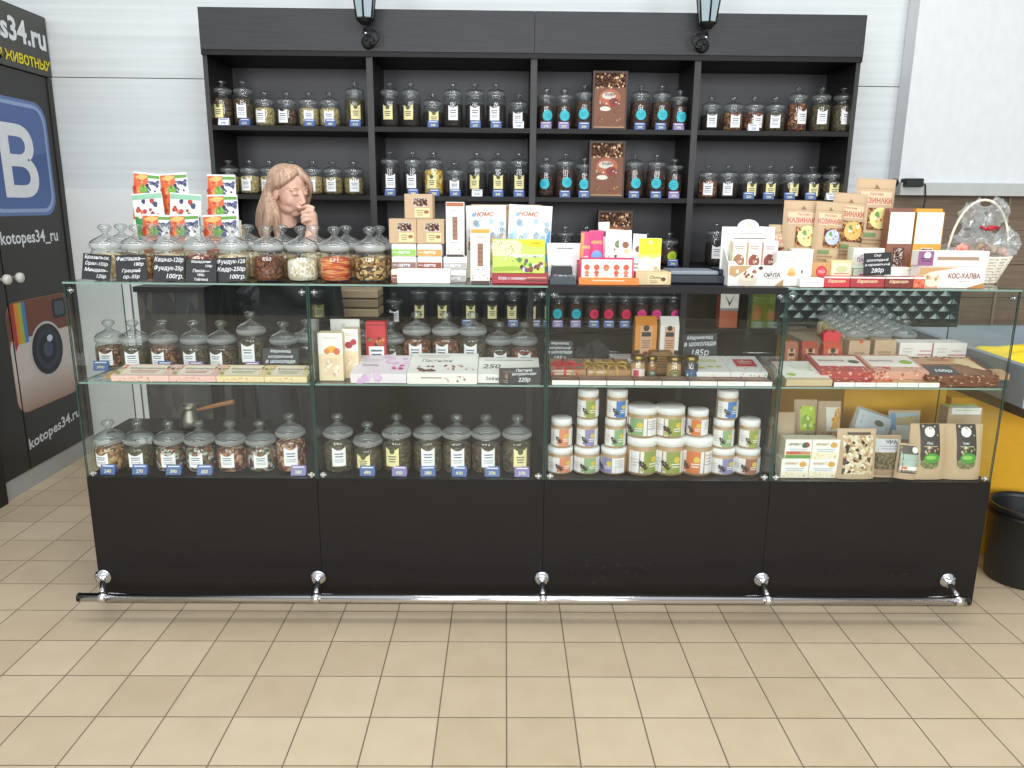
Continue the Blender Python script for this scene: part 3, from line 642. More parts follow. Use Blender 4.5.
# ------------------------------------------------------------------ cartons, pouches, tags: generic builders
def hang(px, Y, z): return (px_x(px, Y, z), Y, z)
def carton(name, px0, px1, Y, z, h, depth, col, items, label, cat='box', group=None, tilt=0, rz=0, top=None, bev=.0015, side=None, parts=None):
    """upright box; front face at depth Y between photo columns px0 and px1"""
    xa, xb = px_x(px0, Y, z + h / 2), px_x(px1, Y, z + h / 2); w_ = xb - xa
    Mt = Matrix.Rotation(-R(tilt), 4, 'X') if tilt else Matrix()
    mb = MB().box(-w_ / 2, w_ / 2, 0, depth, 0, h, col, Mt, bev=bev)
    deco(mb, Flat(w_, h, Mt), items)
    if top: deco(mb, Flat(w_, depth, Mt @ topm(h, 0, w_)), top)
    o = mb.build(name, None, ((xa + xb) / 2, Y, z + .0004), R(rz)); return tag(o, label, cat, group)
def pouch(name, px0, px1, Y, z, h, t, col, items, label, cat='pouch', group=None, tilt=6, rz=0, roll=0, paint=None, flare=0):
    xa, xb = px_x(px0, Y, z + h / 2), px_x(px1, Y, z + h / 2); w_ = xb - xa
    Mt = Matrix.Rotation(-R(tilt), 4, 'X') @ Matrix.Rotation(R(roll), 4, 'Y')
    S = Pillow(w_, h, t, Mt); mb = MB(); n, m_ = 12, 16
    for sgn in (1, -1):
        vs = []
        for j in range(m_ + 1):
            for i in range(n + 1):
                x = (i / n - .5) * w_; y = j / m_ * h
                wr = .0012 * math.sin(9 * x / w_ + 14 * y / h + px0) * (1 if 0 < i < n else 0)
                vs.append(Mt @ Vector((x * (1 + flare * (j / m_ - .5)), -sgn * (S.bul(x, y)) + (0 if sgn > 0 else wr), y)))
        mb.add(vs, [(j * (n + 1) + i, j * (n + 1) + i + 1, (j + 1) * (n + 1) + i + 1, (j + 1) * (n + 1) + i) for j in range(m_) for i in range(n)], col, True)
    mb.box(-w_ * .42, w_ * .42, -t * .2, t * .2, 0, .002, col, Mt)
    mb.box(-w_ / 2, w_ / 2, -.0012, .0012, h * .93, h, col, Mt)
    deco(mb, S, items, .0008)
    o = mb.build(name, None, ((xa + xb) / 2, Y, z + .0005 + w_ / 2 * abs(math.sin(R(roll)))), R(rz)); return tag(o, label, cat, group)
def chalk(px0, px1, Y, z, h, lines, label, tilt=12, roll=0, depth=None, col='board_black', parent=None):
    xa, xb = px_x(px0, Y, z + h / 2), px_x(px1, Y, z + h / 2); w_ = xb - xa
    Mt = Matrix.Rotation(-R(tilt), 4, 'X') @ Matrix.Rotation(R(roll), 4, 'Y'); mb = MB().box(-w_ / 2, w_ / 2, 0, .0015, 0, h, col, Mt)
    mb.prism([(-.012, 0), (.012, 0), (.006, h * .6)], .0015, .018, 'black_plastic', Mt)
    L_ = [(q, 0) if isinstance(q, str) else q for q in lines]; wt = [1.7 if (q[0][0].isdigit() and len(q[0]) < 5 and k == len(L_) - 1 and k > 1 and q[1] == 0) else 1 for k, q in enumerate(L_)]
    tot = sum(wt); acc = 0; it = []
    for (s_, dx), w1 in zip(L_, wt):
        it.append(('t', s_, .5 + dx, 1 - (acc + w1 / 2) / tot * .96 - .02, .70 * w1 / tot, 'letter_white', .2, .94 - 1.6 * abs(dx), .014)); acc += w1
    deco(mb, Flat(w_, h, Mt), it)
    o = mb.build('price_board', None, ((xa + xb) / 2, Y, z + .0006 + w_ / 2 * abs(math.sin(R(roll)))), 0)
    return tag(o, label, 'price board', 'black handwritten price boards')
ZC = ZT + .0006      # counter top
# front jars on the counter
fr_row = [(107, 'pale nuts', None), (138, 'nuts', None), (169, 'pale nuts', None), (200, 'red brown nuts', None), (233, 'pale nuts', None), (268, 'chocolate shreds', None), (302, 'coconut chips', None), (335, 'orange peel strips', None), (370, 'dried mushrooms', None)]
bk_row = [(123, 'nuts'), (154, 'nuts'), (184, 'pale nuts'), (215, 'nuts'), (249, 'pale nuts'), (283, 'nuts'), (315, 'pale nuts'), (347, 'nuts'), (380, 'nuts')]
for i, (px, fl_, lb) in enumerate(fr_row): jar(px, 2.70, ZC, 'W', fl_, None, f'round glass jar of {fl_}, {ORD[i]} from left in front row on counter top', 'round jars on the counter top')
for i, (px, fl_) in enumerate(bk_row): jar(px, 2.825, ZC, 'W', fl_, None, f'round glass jar of {fl_}, {ORD[i]} from left in rear row on counter top', 'round jars on the counter top')
YT = 2.628
chalk(80, 108.5, YT, ZC, .088, ['Бразильск.', 'Орех-155р', 'Миндаль-', ('120р', .2)], 'black price board reading brazil nuts, leftmost on the counter top', roll=4)
chalk(115, 146, YT, ZC, .088, ['Фисташка—', ('180р', .25), 'Грецкий', 'ор.-55р'], 'black price board reading pistachio, second from left on counter top', roll=-2)
chalk(152, 183, YT, ZC, .088, ['Кешью-120р', 'Фундук-25р', ('100гр.', .2)], 'black price board reading cashew, third from left on counter top', roll=1)
chalk(185, 215.5, YT - .012, ZC, .078, ['Макадамия', ('100р', .25), 'Пекан—', '180р.', 'Тайланд'], 'black price board reading macadamia, fourth from left on counter top')
chalk(216, 246, YT, ZC, .082, ['Фундук-120', 'Кедр-250р', ('100гр.', .2)], 'black price board reading cedar nut, fifth from left on counter top', roll=-2)

# fruit sweets in pouches on a stepped rack
def rack(px0, px1, label, n=3):
    xa, xb = px_x(px0, 2.93, 1.25), px_x(px1, 2.93, 1.25); mb = MB()
    for j in range(n): mb.box(0, xb - xa, .034 * j, .034 * (j + 1), 0, .03 + .075 * j, mat('#c9a978', .7))
    for j in range(n): mb.box(0, xb - xa, .034 * j - .001, .034 * j + .001, .0, .05 + .075 * j, mat('#e6ddca', .6))
    tag(mb.build('stepped_rack', None, (xa, 2.905, ZC)), label, 'rack')
rack(132, 188, 'cardboard stepped rack holding the left group of fruit sweet pouches')
rack(207, 240, 'cardboard stepped rack holding the right group of fruit sweet pouches')
OR, GR, BL, WH = mat('#d8653a'), mat('#5f9a3a'), mat('#3b3f66'), mat('#f0efec')
def sweets(px0, px1, tier, roll, label, kind=0):
    Y = 2.925 + .034 * tier; z = ZC + .032 + .075 * tier; h = .185
    sd = int(px0); it = [('r', .01, .0, .99, .99, 'paper'), ('p', [(.01, .02), (.38, .02), (.42, .35), (.6, .62), (.55, .97), (.01, .97)], OR), ('s', .03, .08, .36, .9, 16, .09, ['#c9502e', '#e3885a', '#b5402a', '#eaa06c']), ('p', [(.05, .9), (.3, .97), (.6, .93), (.35, .84)], '#e8b56c'), ('d', .44, .66, .17, '#6fa43a', 1.0), ('s', .32, .6, .55, .8, 5, .06, ['#8fc05a', '#4f8a34']), ('s', .55, .55, .95, .86, 15, .075, ['#34385c', '#4d5388', '#26284a', '#6d739c']), ('r', .55, .90, .99, .96, GR), ('p', [(.42, .0), (.99, .0), (.99, .5), (.62, .48), (.46, .3)], WH), ('t', 'V', .72, .3, .09, '#b89a4a'), ('l', .55, .9, .2, 2, .05, '#b9b4ae')]
    if kind: it = [('r', .01, .0, .99, .99, '#eef0ea'), ('r', .01, .05, .99, .55, '#3f8f5a'), ('s', .05, .45, .95, .85, 16, .09, ['#b03a35', '#e8dccb', '#8b2f4a', '#3b3f66', '#d97b55']), ('r', .01, .88, .99, .98, '#8fc0a4')]
    pouch('fruit_sweets_pouch', px0, px1, Y, z, h, .022, 'paper', it, label, group='fruit sweet pouches on the stepped racks', tilt=3, roll=roll)
sweets(131, 157, 2, 5, 'orange and green fruit sweets pouch, top left of the left rack')
sweets(164, 191, 2, -4, 'orange and green fruit sweets pouch, top right of the left rack')
sweets(137, 167, 1, -5, 'green fruit sweets pouch, middle left of the left rack', 1)
sweets(168, 199, 1, 4, 'green fruit sweets pouch, middle right of the left rack', 1)
sweets(142, 171, 0, 2, 'orange fruit sweets pouch, bottom left of the left rack')
sweets(171, 202, 0, -3, 'orange fruit sweets pouch, bottom right of the left rack')
sweets(208, 236, 2, 0, 'orange fruit sweets pouch, topmost on the right rack')
sweets(209, 239, 1, -1, 'orange fruit sweets pouch, middle of the right rack')
sweets(206, 240, 0, -3, 'orange fruit sweets pouch, lowest on the right rack')

# boxes of sweets in the middle of the counter
YM = 2.70
def sweet_tub(px0, px1, k, band, label, Y=YM):
    xa, xb = px_x(px0, Y, 1.23), px_x(px1, Y, 1.23); w_ = xb - xa; h = .0435; z = ZC + k * (h + .0006)
    mb = MB().box(-w_ / 2, w_ / 2, 0, w_ * .95, 0, h, 'card_white', bev=.004); S = Flat(w_, h)
    deco(mb, S, [('r', .02, .04, .98, .55, band), ('t', 'латте', .5, .3, .22, 'tag_white', .2, .5, .02), ('l', .05, .25, .3, 1, .1, 'tag_white')])
    tag(mb.build('sweets_tub', None, ((xa + xb) / 2, Y, z)), label, 'box', 'white banded sweets boxes')
sweet_tub(392, 416.5, 2, '#8fbf5a', 'white box with green band, top of left stack on the counter')
sweet_tub(392, 416.5, 1, '#8b6a5c', 'white box with mauve brown band, middle of left stack on counter')
sweet_tub(391, 416, 0, '#9c5c4e', 'white box with red brown band, bottom of left stack behind blank box')
sweet_tub(417.5, 442, 2, '#d39a4c', 'white box with orange band, top of second stack on the counter')
sweet_tub(417.5, 442, 1, '#8c4a2c', 'white box with dark brown band, middle of second stack on counter')
sweet_tub(417.5, 442, 0, '#8c7a6c', 'white box with grey brown band, bottom of second stack on counter')
sweet_tub(443.5, 467, 1, '#b5b2b0', 'white box with light grey band under the tall chocolate box')
sweet_tub(443.5, 466, 0, '#a8a5a4', 'white box with patterned grey band, bottom beside the blank box')
carton('blank_box', 397, 450, 2.645, ZC, .048, .045, 'paper', [], 'plain blank white box lying in front of the banded sweets boxes')
kz0 = ZC + 3 * .0441
def kraft_box(px0, px1, z, label):
    it = [('r', .3, .50, .84, .84, 'card_white'), ('r', .31, .51, .83, .83, cells('choc_bits', ['#3a2018', '#d9cfc9', '#5b3326', '#7a4a38', '#a58f88'], 190)), ('p', [(.34, .06), (.9, .06), (.9, .44), (.36, .44), (.36, .2)], mat('#e8d3a6', .7)), ('d', .78, .28, .09, '#9a6238', .7), ('l', .42, .68, .32, 3, .09, '#9a8a5c')]
    carton('kraft_window_box', px0, px1, YM - .005, z, .083, .085, 'kraft', it, label, group='kraft boxes with windows')
kraft_box(389, 416.5, kz0, 'kraft box with chocolate window, lower left of the three')
kraft_box(416.8, 444, kz0, 'kraft box with chocolate window, lower right of the three')
kraft_box(404.5, 432.5, kz0 + .0836, 'kraft box with chocolate window, topmost of the three')
def tall_choc(px0, px1, z, top, label, Y):
    it = [('r', .03, .92, .97, .99, top), ('t', 'CHOCO', .5, .85, .035, 'print_grey', 0, .7), ('r', .34, .30, .66, .74, 'card_white'), ('r', .36, .31, .64, .73, mat('#7e5640', .5))] + [('r', .39, .325 + .082 * i, .61, .385 + .082 * i, mat('#9b7258', .5)) for i in range(5)] + [('t', 'НОВЫЙ ВКУС', .5, .26, .028, 'print_grey', 0, .8), ('s', .08, .06, .92, .22, 26, .035, ['#c9b9a8', '#8b6f5c', '#e3d6c8']), ('r', .03, .0, .97, .04, mat('#4a3a35'))]
    carton('tall_chocolate_box', px0, px1, Y, z, .185, .05, 'card_white', it, label, group='tall narrow chocolate boxes')
tall_choc(446, 464, ZC + .0885, mat('#b0674a'), 'tall white chocolate box with brown top, standing on the grey banded boxes', YM)
tall_choc(470.5, 490, ZC, mat('#e3a33a'), 'tall white chocolate box with orange top, standing on the counter', 2.68)
carton('kraft_tray', 471, 541, 2.93, 1.20, .262, .05, 'kraft', [('r', .01, .93, .99, .985, '#b07f55')], 'wide kraft cardboard box standing behind the white and blue bags', bev=.002)
def dragee(px0, px1, Y, z, roll, label, tint):
    it = [('r', .01, .0, .99, .99, 'paper'), ('t', 'НОМС', .45, .88, .07, '#b5542f', .3, .5, .03), ('d', .2, .87, .05, '#8fb3cf'), ('s', .06, .5, .94, .82, 34, .075, ['#c7d7e3', '#a9c4d8', '#efe9e0', '#8fa6bd', '#dfe8ef'])] + tint + [('d', .25, .3, .14, '#f2ece0', .7), ('d', .62, .33, .16, '#f0e2bf', .7), ('p', [(.12, .42), (.6, .5), (.97, .38), (.97, .42), (.6, .55), (.12, .46)], '#d9a55c'), ('s', .06, .2, .94, .42, 22, .07, ['#c7b06a', '#8fae7a', '#e8d9b0', '#b98a5c'])]
    pouch('sweets_bag', px0, px1, Y, z, .262, .045, 'paper', it, label, cat='bag', group='white and blue sweets bags', tilt=4, roll=roll)
dragee(467, 507, 2.86, ZC, -1, 'white sweets bag with orange brown print, left of the pair', [('p', [(.05, .5), (.45, .6), (.4, .42), (.05, .38)], '#c26a45'), ('s', .45, .4, .95, .65, 12, .05, ['#8fa9c2', '#c3a08c', '#7c93ad'])])
dragee(506, 549, 2.83, ZC, 2.5, 'white and pale blue sweets bag, right of the pair', [('p', [(.02, .3), (.2, .3), (.2, .62), (.02, .6)], '#a6d3ee'), ('p', [(.84, .08), (.98, .08), (.98, .68), (.9, .6)], '#5fa9dd')])
carton('red_tray_box', 492, 548, 2.66, ZC, .034, .15, mat('#a3303c', .45), [('t', 'Кофе с молоком', .36, .52, .4, 'letter_white', .3, .5, .02), ('r', .6, .25, .97, .4, '#6d3a2c'), ('r', .62, .55, .97, .68, '#c9a08a')], 'flat red box lying under the green and yellow sweets box')
carton('green_sweets_box', 492.5, 545, 2.67, ZC + .0348, .116, .028, mat('#c3d964', .45), [('r', .0, .5, .55, .97, '#dfe6b4'), ('s', .02, .35, .55, .95, 40, .02, ['#b9b98a', '#eef0d0', '#98a860']), ('p', [(.45, .97), (.98, .97), (.98, .78), (.7, .8)], '#efd91c'), ('t', 'Новинка', .82, .9, .06, '#b08a1c'), ('t', 'Жевательные', .64, .53, .13, 'letter_white', .3, .66, .04), ('p', [(.02, .18), (.45, .22), (.6, .1), (.02, .06)], '#98b83f'), ('s', .48, .1, .95, .4, 22, .045, ['#6d4a78', '#8b3f3a', '#4f8a3a', '#d6d2e6', '#5a3a2c'])], 'yellow green sweets box standing on the flat red box')

# till section
def card_reader():
    o = empty('card_terminal', hang(563, 2.645, ZC)); tag(o, 'black bank card terminal with small grey buttons on the counter', 'card terminal')
    mb = MB(); P = [(-.042, 0), (.042, 0), (.046, .018), (.030, .052), (-.030, .052), (-.046, .018)]
    Mx = Matrix(); mb.prism([(-.045, 0), (.045, 0), (.045, .02), (.036, .028), (-.036, .028), (-.045, .02)], 0, .045, mat('#3b454b', .35)); mb.prism([(-.038, 0), (.038, 0), (.034, .058), (-.034, .058)], .045, .12, mat('#1c1f22', .35)); mb.build('housing', o)
    k = MB(); cs = ['#8a5a8c', '#aab3bd', '#93a0ad', '#7c8a96', '#b9566a', '#5aa06a']
    for j in range(3):
        for i in range(4): k.box(-.032 + .017 * i, -.019 + .017 * i, .004 + .013 * j, .013 + .013 * j, .028, .031, mat(cs[(i + j) % 6], .4))
    k.build('keypad', o); MB().box(-.028, .028, .055, .10, .058, .0595, mat('#0e1216', .1)).build('screen', o)
card_reader()
o = MB(); S_ = .105
o.prism([(-.058, 0), (.058, 0), (.066, .135), (-.066, .135)], 0, .004, 'paper', Matrix.Rotation(R(-10), 4, 'X')).prism([(-.05, 0), (.05, 0), (.05, .12), (-.05, .12)], .02, .024, 'card_white', Matrix.Rotation(R(-10), 4, 'X')).box(-.058, .058, 0, .06, 0, .02, 'card_white')
deco(o, Flat(.116, .135, Matrix.Rotation(R(-10), 4, 'X')), [('l', .25, .75, .85, 1, .05, 'print_grey'), ('l', .2, .8, .62, 1, .02, '#c9c9cf')])
tag(o.build('leaflet_holder', None, hang(564.5, 2.80, ZC)), 'white leaflet holder standing behind the bank card terminal', 'holder')
# lollipop display tray with pouches
xa, xb = px_x(580, 2.66, 1.24), px_x(637, 2.66, 1.24); w_ = xb - xa
tr_ = MB().box(-w_ / 2, w_ / 2, 0, .13, 0, .004, 'card_white').box(-w_ / 2 - .004, w_ / 2 + .006, -.008, .004, 0, .024, mat('#ef8a3c', .5)).box(-w_ / 2, w_ / 2 - .012, .004, .008, 0, .092, mat('#c92f5e', .5)).box(-w_ / 2, -w_ / 2 + .003, .008, .13, 0, .07, '#c92f5e').box(w_ / 2 - .015, w_ / 2 - .012, .008, .13, 0, .07, '#c92f5e').box(-w_ / 2, w_ / 2 - .012, .127, .13, 0, .075, '#c92f5e')
Sx = Flat(w_ - .012, .092, Matrix.Translation((-.006, .004, 0)))
fig = []
for i, u in enumerate((.13, .31, .49, .68, .86)):
    fig += [('d', u, .64, .055, '#e2603f', 1.0), ('d', u, .44 if i != 2 else .58, .045, '#d9543a' if i % 2 else '#e8875f', .9), ('p', [(u - .05, .3), (u + .05, .3), (u + .02, .36), (u - .02, .36)], '#c9503a' if i != 2 else '#f3c9b8')]
deco(tr_, Sx, [('r', .03, .2, .97, .93, 'card_white'), ('t', 'ФРУКТЫ ЯГОДЫ ОВОЩИ', .5, .83, .05, 'print_grey', 0, .6)] + fig)
deco(tr_, Flat(w_, .024, Matrix.Translation((0, -.008, 0))), [('l', .22, .78, .5, 1, .4, '#f6d3b4')])
tag(tr_.build('display_tray', None, ((xa + xb) / 2, 2.66, ZC)), 'pink bordered display tray with five orange red figures and orange strip', 'display tray')
def snack(px0, px1, Y, h, roll, it, col, label): pouch('snack_pouch', px0, px1, Y, ZC + .0045, h, .02, col, it, label, group='snack pouches in the display tray', tilt=5, roll=roll)
pk = [('r', .04, .1, .3, .9, '#e8467e')]
snack(578.5, 591, 2.70, .172, 3, [('r', .05, .05, .95, .95, '#e0487c'), ('r', .0, .1, .25, .97, '#e99a5c'), ('d', .5, .42, .36, '#b9d3e8'), ('t', 'мармелад', .5, .68, .08, '#f6c77c', .2, .8, .03)], mat('#dd3f78', .4), 'pink snack pouch, leftmost in the display tray')
snack(590, 604, 2.695, .178, -1, [('r', .05, .05, .95, .95, '#d93a78'), ('d', .5, .5, .4, '#6f9fd8'), ('t', 'мармелад', .5, .76, .08, '#f6b36c', .2, .8, .03)], mat('#dd3f78', .4), 'pink snack pouch with blue circle, second from left in the display tray')
snack(604, 622, 2.71, .18, 2, [('r', .02, .02, .98, .98, 'paper'), ('d', .4, .35, .32, '#8a5247'), ('s', .2, .2, .7, .5, 14, .08, ['#6d3a34', '#b98b7c', '#e0cfc4']), ('d', .7, .72, .2, '#5f7a4a'), ('s', .5, .6, .9, .85, 8, .07, ['#8a4a3a', '#6f9a4a', '#d9d0bc'])], 'paper', 'white snack pouch with dark nuts picture, third in the display tray')
snack(620, 633, 2.70, .178, -2, [('r', .02, .02, .98, .98, 'paper'), ('d', .5, .72, .26, '#8a5a3c'), ('d', .55, .6, .2, '#d9c28c'), ('l', .2, .8, .35, 3, .08, '#8fae8a')], 'paper', 'white snack pouch with brown and cream picture, fourth in the display tray')
snack(630, 643, 2.715, .165, 4, [('r', .02, .02, .98, .98, 'paper'), ('d', .45, .68, .25, '#7c5236'), ('d', .6, .55, .2, '#e0cb8f'), ('l', .2, .8, .35, 3, .08, '#8fae8a')], 'paper', 'white snack pouch with brown picture, rightmost in the display tray')
snack(601, 612, 2.745, .205, -3, [('r', .02, .02, .98, .98, 'paper'), ('d', .5, .8, .25, '#8f3a4a')], 'paper', 'white snack pouch sticking up at the back of the display tray')
carton('kraft_sweets_box', 636, 671, 2.655, ZC, .044, .11, mat('#d8bd94', .6), [('r', .33, .08, .9, .9, mat('#e6cfa2', .6)), ('t', 'Choco', .55, .6, .25, '#6d4a2c', .3, .35, .02), ('d', .78, .45, .07, '#6d3a2c', .8), ('l', .38, .62, .3, 2, .12, '#a58a5c')], 'low kraft box with cream label before the printer', top=[])
carton('yellow_lime_box', 639, 661, 2.70, ZC + .0448, .112, .03, 'card_white', [('r', .0, .52, 1, 1, mat('#dcec1e', .45)), ('p', [(.0, .52), (.0, .38), (.35, .44), (.62, .36), (1, .46), (1, .52)], '#e3ee74'), ('d', .5, .87, .09, '#f5f8b8'), ('t', 'ЧАЙ', .5, .68, .06, '#f1f5a0', 0, .5), ('l', .2, .85, .26, 1, .05, '#b9c0a0'), ('s', .2, .04, .9, .14, 8, .05, ['#9bb05a', '#d9a55c'])], 'bright yellow and white box standing on the kraft box')
pr = empty('receipt_printer', hang(699, 2.70, ZC)); tag(pr, 'dark blue flat label printer with grey lid lying on the till top', 'printer')
MB().box(-.125, .125, 0, .17, 0, .03, mat('#1e2430', .4), bev=.006).build('housing', pr)
MB().box(-.10, .07, .01, .15, .031, .045, mat('#8a919d', .3), bev=.004).box(.075, .12, .02, .15, .031, .05, mat('#252c3a', .4), bev=.004).build('lid', pr)

# display with the word ОЙЛА
xa, xb = px_x(725, 2.66, 1.24), px_x(789, 2.66, 1.24); w_ = px_x(782, 2.66, 1.2) - px_x(727, 2.66, 1.2)
dsp = empty('halva_display', hang(755, 2.655, ZC)); tag(dsp, 'white halva display box lettered ОЙЛА with rounded header and open front', 'display box')
fm = MB(); Mf = Matrix.Rotation(R(9), 4, 'X')
fm.prism([(-w_ / 2, 0), (w_ / 2, 0), (w_ / 2 + .014, .086), (w_ / 2 - .03, .086), (w_ / 2 - .045, .072), (-w_ / 2 + .03, .072), (-w_ / 2 + .015, .086), (-w_ / 2 - .006, .086)], 0, .003, 'card_white', Mf)
deco(fm, Flat(w_, .072, Mf), [('p', [(.0, .98), (.4, .98), (.12, .42), (.0, .55)], mat('#c9a57c', .5)), ('p', [(.85, .0), (1.0, .0), (1.0, .36)], '#c09868'), ('d', .35, .28, .17, '#e8dcc6', .65), ('d', .33, .42, .12, '#efe3d0', .6), ('s', .28, .42, .5, .75, 9, .035, ['#a3543c', '#c47a5a', '#7c3a2a']), ('d', .56, .88, .04, '#4a2c28', .8), ('t', 'ОЙЛА', .78, .58, .28, '#5c4650', 0, .3, .015), ('l', .68, .9, .36, 1, .08, '#c4b9b4'), ('r', .12, .62, .17, .8, '#f4ece2')])
fm.build('front_panel', dsp)
bp_ = MB().prism([(-w_ / 2 - .004, 0), (w_ / 2 - .008, 0), (w_ / 2 - .008, .198), (.03, .20)] + [(-.008 + .038 * math.cos(R(a)), .198 + .026 * math.sin(R(a))) for a in range(0, 181, 20)] + [(-w_ / 2 - .004, .198)], .10, .104, 'card_white')
deco(bp_, Flat(w_, .2, Matrix.Translation((0, .10, 0))), [('p', [(.44, 1.0), (.5, 1.07), (.56, 1.0)], '#d9c9b0'), ('l', .28, .72, .87, 1, .04, '#b8aea0'), ('l', .2, .8, .78, 1, .05, '#8f8580'), ('l', .35, .65, .68, 1, .04, '#c4b9b4')]); bp_.build('header_panel', dsp)
sd = MB()
for s_ in (-1, 1): sd.add([(s_ * w_ / 2, 0, 0), (s_ * w_ / 2, .102, 0), (s_ * w_ / 2 - s_ * .003, .102, .135), (s_ * w_ / 2, .0, .07), (s_ * w_ / 2 - s_ * .003, 0, 0), (s_ * w_ / 2 - s_ * .003, .102, 0), (s_ * w_ / 2 - s_ * .006, .102, .135), (s_ * w_ / 2 - s_ * .003, .0, .07)], [(0, 1, 2, 3), (7, 6, 5, 4), (0, 3, 7, 4), (3, 2, 6, 7), (1, 5, 6, 2), (0, 4, 5, 1)], 'card_white')
sd.box(-w_ / 2, w_ / 2, 0, .1, 0, .003, 'card_white').build('side_panel', dsp)
for px0, px1, c, c2, nm in ((731, 746, '#e9efdc', '#9a7152', 'pale green'), (746.5, 761, '#f0e4d6', '#8f4a3a', 'cream'), (761.5, 777, '#e6dbe8', '#7c4038', 'lilac')):
    carton('halva_bar_box', px0, px1, 2.705, ZC + .004, .148, .03, mat(c, .5), [('d', .5, .52, .38, c2, 1.2), ('s', .25, .35, .75, .7, 8, .09, [c2, '#c49a86', '#e3d3c6']), ('l', .2, .8, .85, 2, .05, '#a39a94'), ('r', .0, .1, .06, .95, '#d98a4c')], f'{nm} halva bar box standing inside the ОЙЛА display', group='halva bars in the ОЙЛА display')
# kraft pouches with round fruit pictures
def kpouch(px0, px1, Y, z, h, disc, label, roll=0, word='Русские', tilt=4):
    it = [('r', .02, .86, .98, .865, 'kraft_dark'), ('p', [(.42, .86), (.5, .92), (.58, .86)], '#8b6b4a'), ('r', .1, .64, .9, .82, '#dcc2a4'), ('t', word, .5, .785, .045, '#b06a50', .1, .7, .02), ('t', 'КАЗИНАКИ' if word == 'Русские' else 'КОЗИНАКИ', .5, .70, .085, '#b85f4c', 0, .82, .03), ('r', .3, .3, .97, .6, cells('kozinaki', ['#7a4a2c', '#b07a4a', '#5a3320', '#d0a06a'], 130)), ('d', .62, .46, .27, disc), ('s', .5, .38, .76, .55, 7, .06, ['#e0a04a', '#6f9a4a', '#f4ecd4', '#c96a4a']), ('r', .15, .2, .55, .26, '#6f8a52'), ('l', .15, .7, .15, 2, .05, '#9c7b58')]
    pouch('kraft_pouch', px0, px1, Y, z, h, .045, 'kraft', it, label, group='kraft pouches on the counter top', tilt=tilt, roll=roll)
kpouch(768, 794, 2.84, ZC, .205, '#b9805a', 'small kraft pouch behind the right edge of the ОЙЛА display')
kpouch(782, 820, 2.83, ZC + .055, .235, '#dfe29a', 'kraft pouch with pale green round picture, leftmost of the tall pouches', 1)
kpouch(812, 840, 2.80, ZC + .053, .232, '#b5c9e6', 'kraft pouch with blue round picture between two tall pouches', 3, 'Русские ')
kpouch(828, 862, 2.86, ZC + .065, .25, '#edb868', 'kraft pouch with orange round picture beside the highest pouch', 4, 'Русские')
kpouch(853, 892, 2.88, ZC + .105, .265, '#e6dc94', 'highest kraft pouch with yellow round picture near the wall socket', 2, 'Русские')
st_ = MB().box(0, px_x(893, 2.9, 1.2) - px_x(780, 2.9, 1.2), 0, .16, 0, .052, mat('#b8946b', .7)).box(px_x(850, 2.9, 1.2) - px_x(780, 2.9, 1.2), px_x(893, 2.9, 1.2) - px_x(780, 2.9, 1.2), .06, .16, .052, .103, '#b8946b')
tag(st_.build('cardboard_riser', None, (px_x(780, 2.9, 1.2), 2.775, ZC)), 'stepped cardboard riser under the kraft pouches', 'riser')
# white boxes at the front of the right section
carton('white_card_box', 776, 801.5, 2.66, ZC, .118, .04, 'card_white', [('l', .2, .8, .82, 1, .05, '#c4b9b4'), ('t', 'Конфеты', .6, .74, .05, '#b9b0aa', .3, .5), ('d', .62, .42, .14, '#e3c07a', 1.1), ('d', .62, .35, .16, '#d9a55c', .6)], 'tall white box with small orange picture right of the halva display')
carton('white_card_box', 791, 812, 2.70, ZC, .125, .03, 'card_white', [('r', .1, .35, .55, .9, 'card_white'), ('r', .12, .1, .5, .62, '#b98a5c'), ('s', .12, .1, .5, .62, 12, .1, ['#8f5f37', '#d0a06a', '#6d4526']), ('d', .35, .78, .14, '#d9c08c')], 'narrow white box with tall nut brown window strip')
carton('white_low_box', 800, 824, 2.63, ZC, .03, .05, 'card_white', [('l', .2, .8, .5, 1, .15, '#a9a39c')], 'low white box lying before the narrow window box')
carton('kraft_round_logo_box', 810, 830, 2.72, ZC + .0, .076, .05, mat('#cfa06a', .6), [('s', .02, .05, .98, .95, 26, .05, ['#b8854f', '#dfb57e', '#a8743f']), ('d', .55, .6, .28, '#c9323a'), ('d', .55, .6, .2, '#e0565c'), ('t', 'ЭКО', .55, .6, .12, 'letter_white')], 'kraft coloured box with round red emblem under the kraft pouches')
carton('cream_box', 830.5, 852, 2.72, ZC, .085, .05, mat('#ead9a0', .5), [('r', .08, .35, .92, .9, '#f3ecd0'), ('d', .5, .65, .28, '#cfd6a0', .6), ('l', .15, .85, .45, 1, .08, '#c9503a'), ('s', .05, .05, .95, .3, 12, .06, ['#d9a55c', '#e3c48c', '#b9c27a'])], 'cream box with pale green emblem beside the red emblem box')
carton('white_green_box', 853, 884, 2.735, ZC + .058, .07, .05, mat('#dfe8dc', .5), [('r', .1, .2, .9, .8, 'card_white'), ('t', 'ЯПОНСКАЯ', .5, .62, .12, '#8b5f86', 0, .7), ('t', 'ПАСТИЛА', .5, .42, .24, '#7c4a78', 0, .72, .02), ('l', .3, .7, .2, 1, .1, '#b04a4a')], 'pale green box with violet lettering above the row of red boxes')
carton('white_green_box', 853, 882, 2.72, ZC, .056, .05, mat('#d6e2d2', .5), [('r', .15, .2, .6, .8, '#e8e2e6'), ('l', .2, .6, .6, 2, .2, '#9a6a90'), ('r', .0, .0, 1, .14, '#b9605a')], 'pale green box partly behind the black cheese price board')
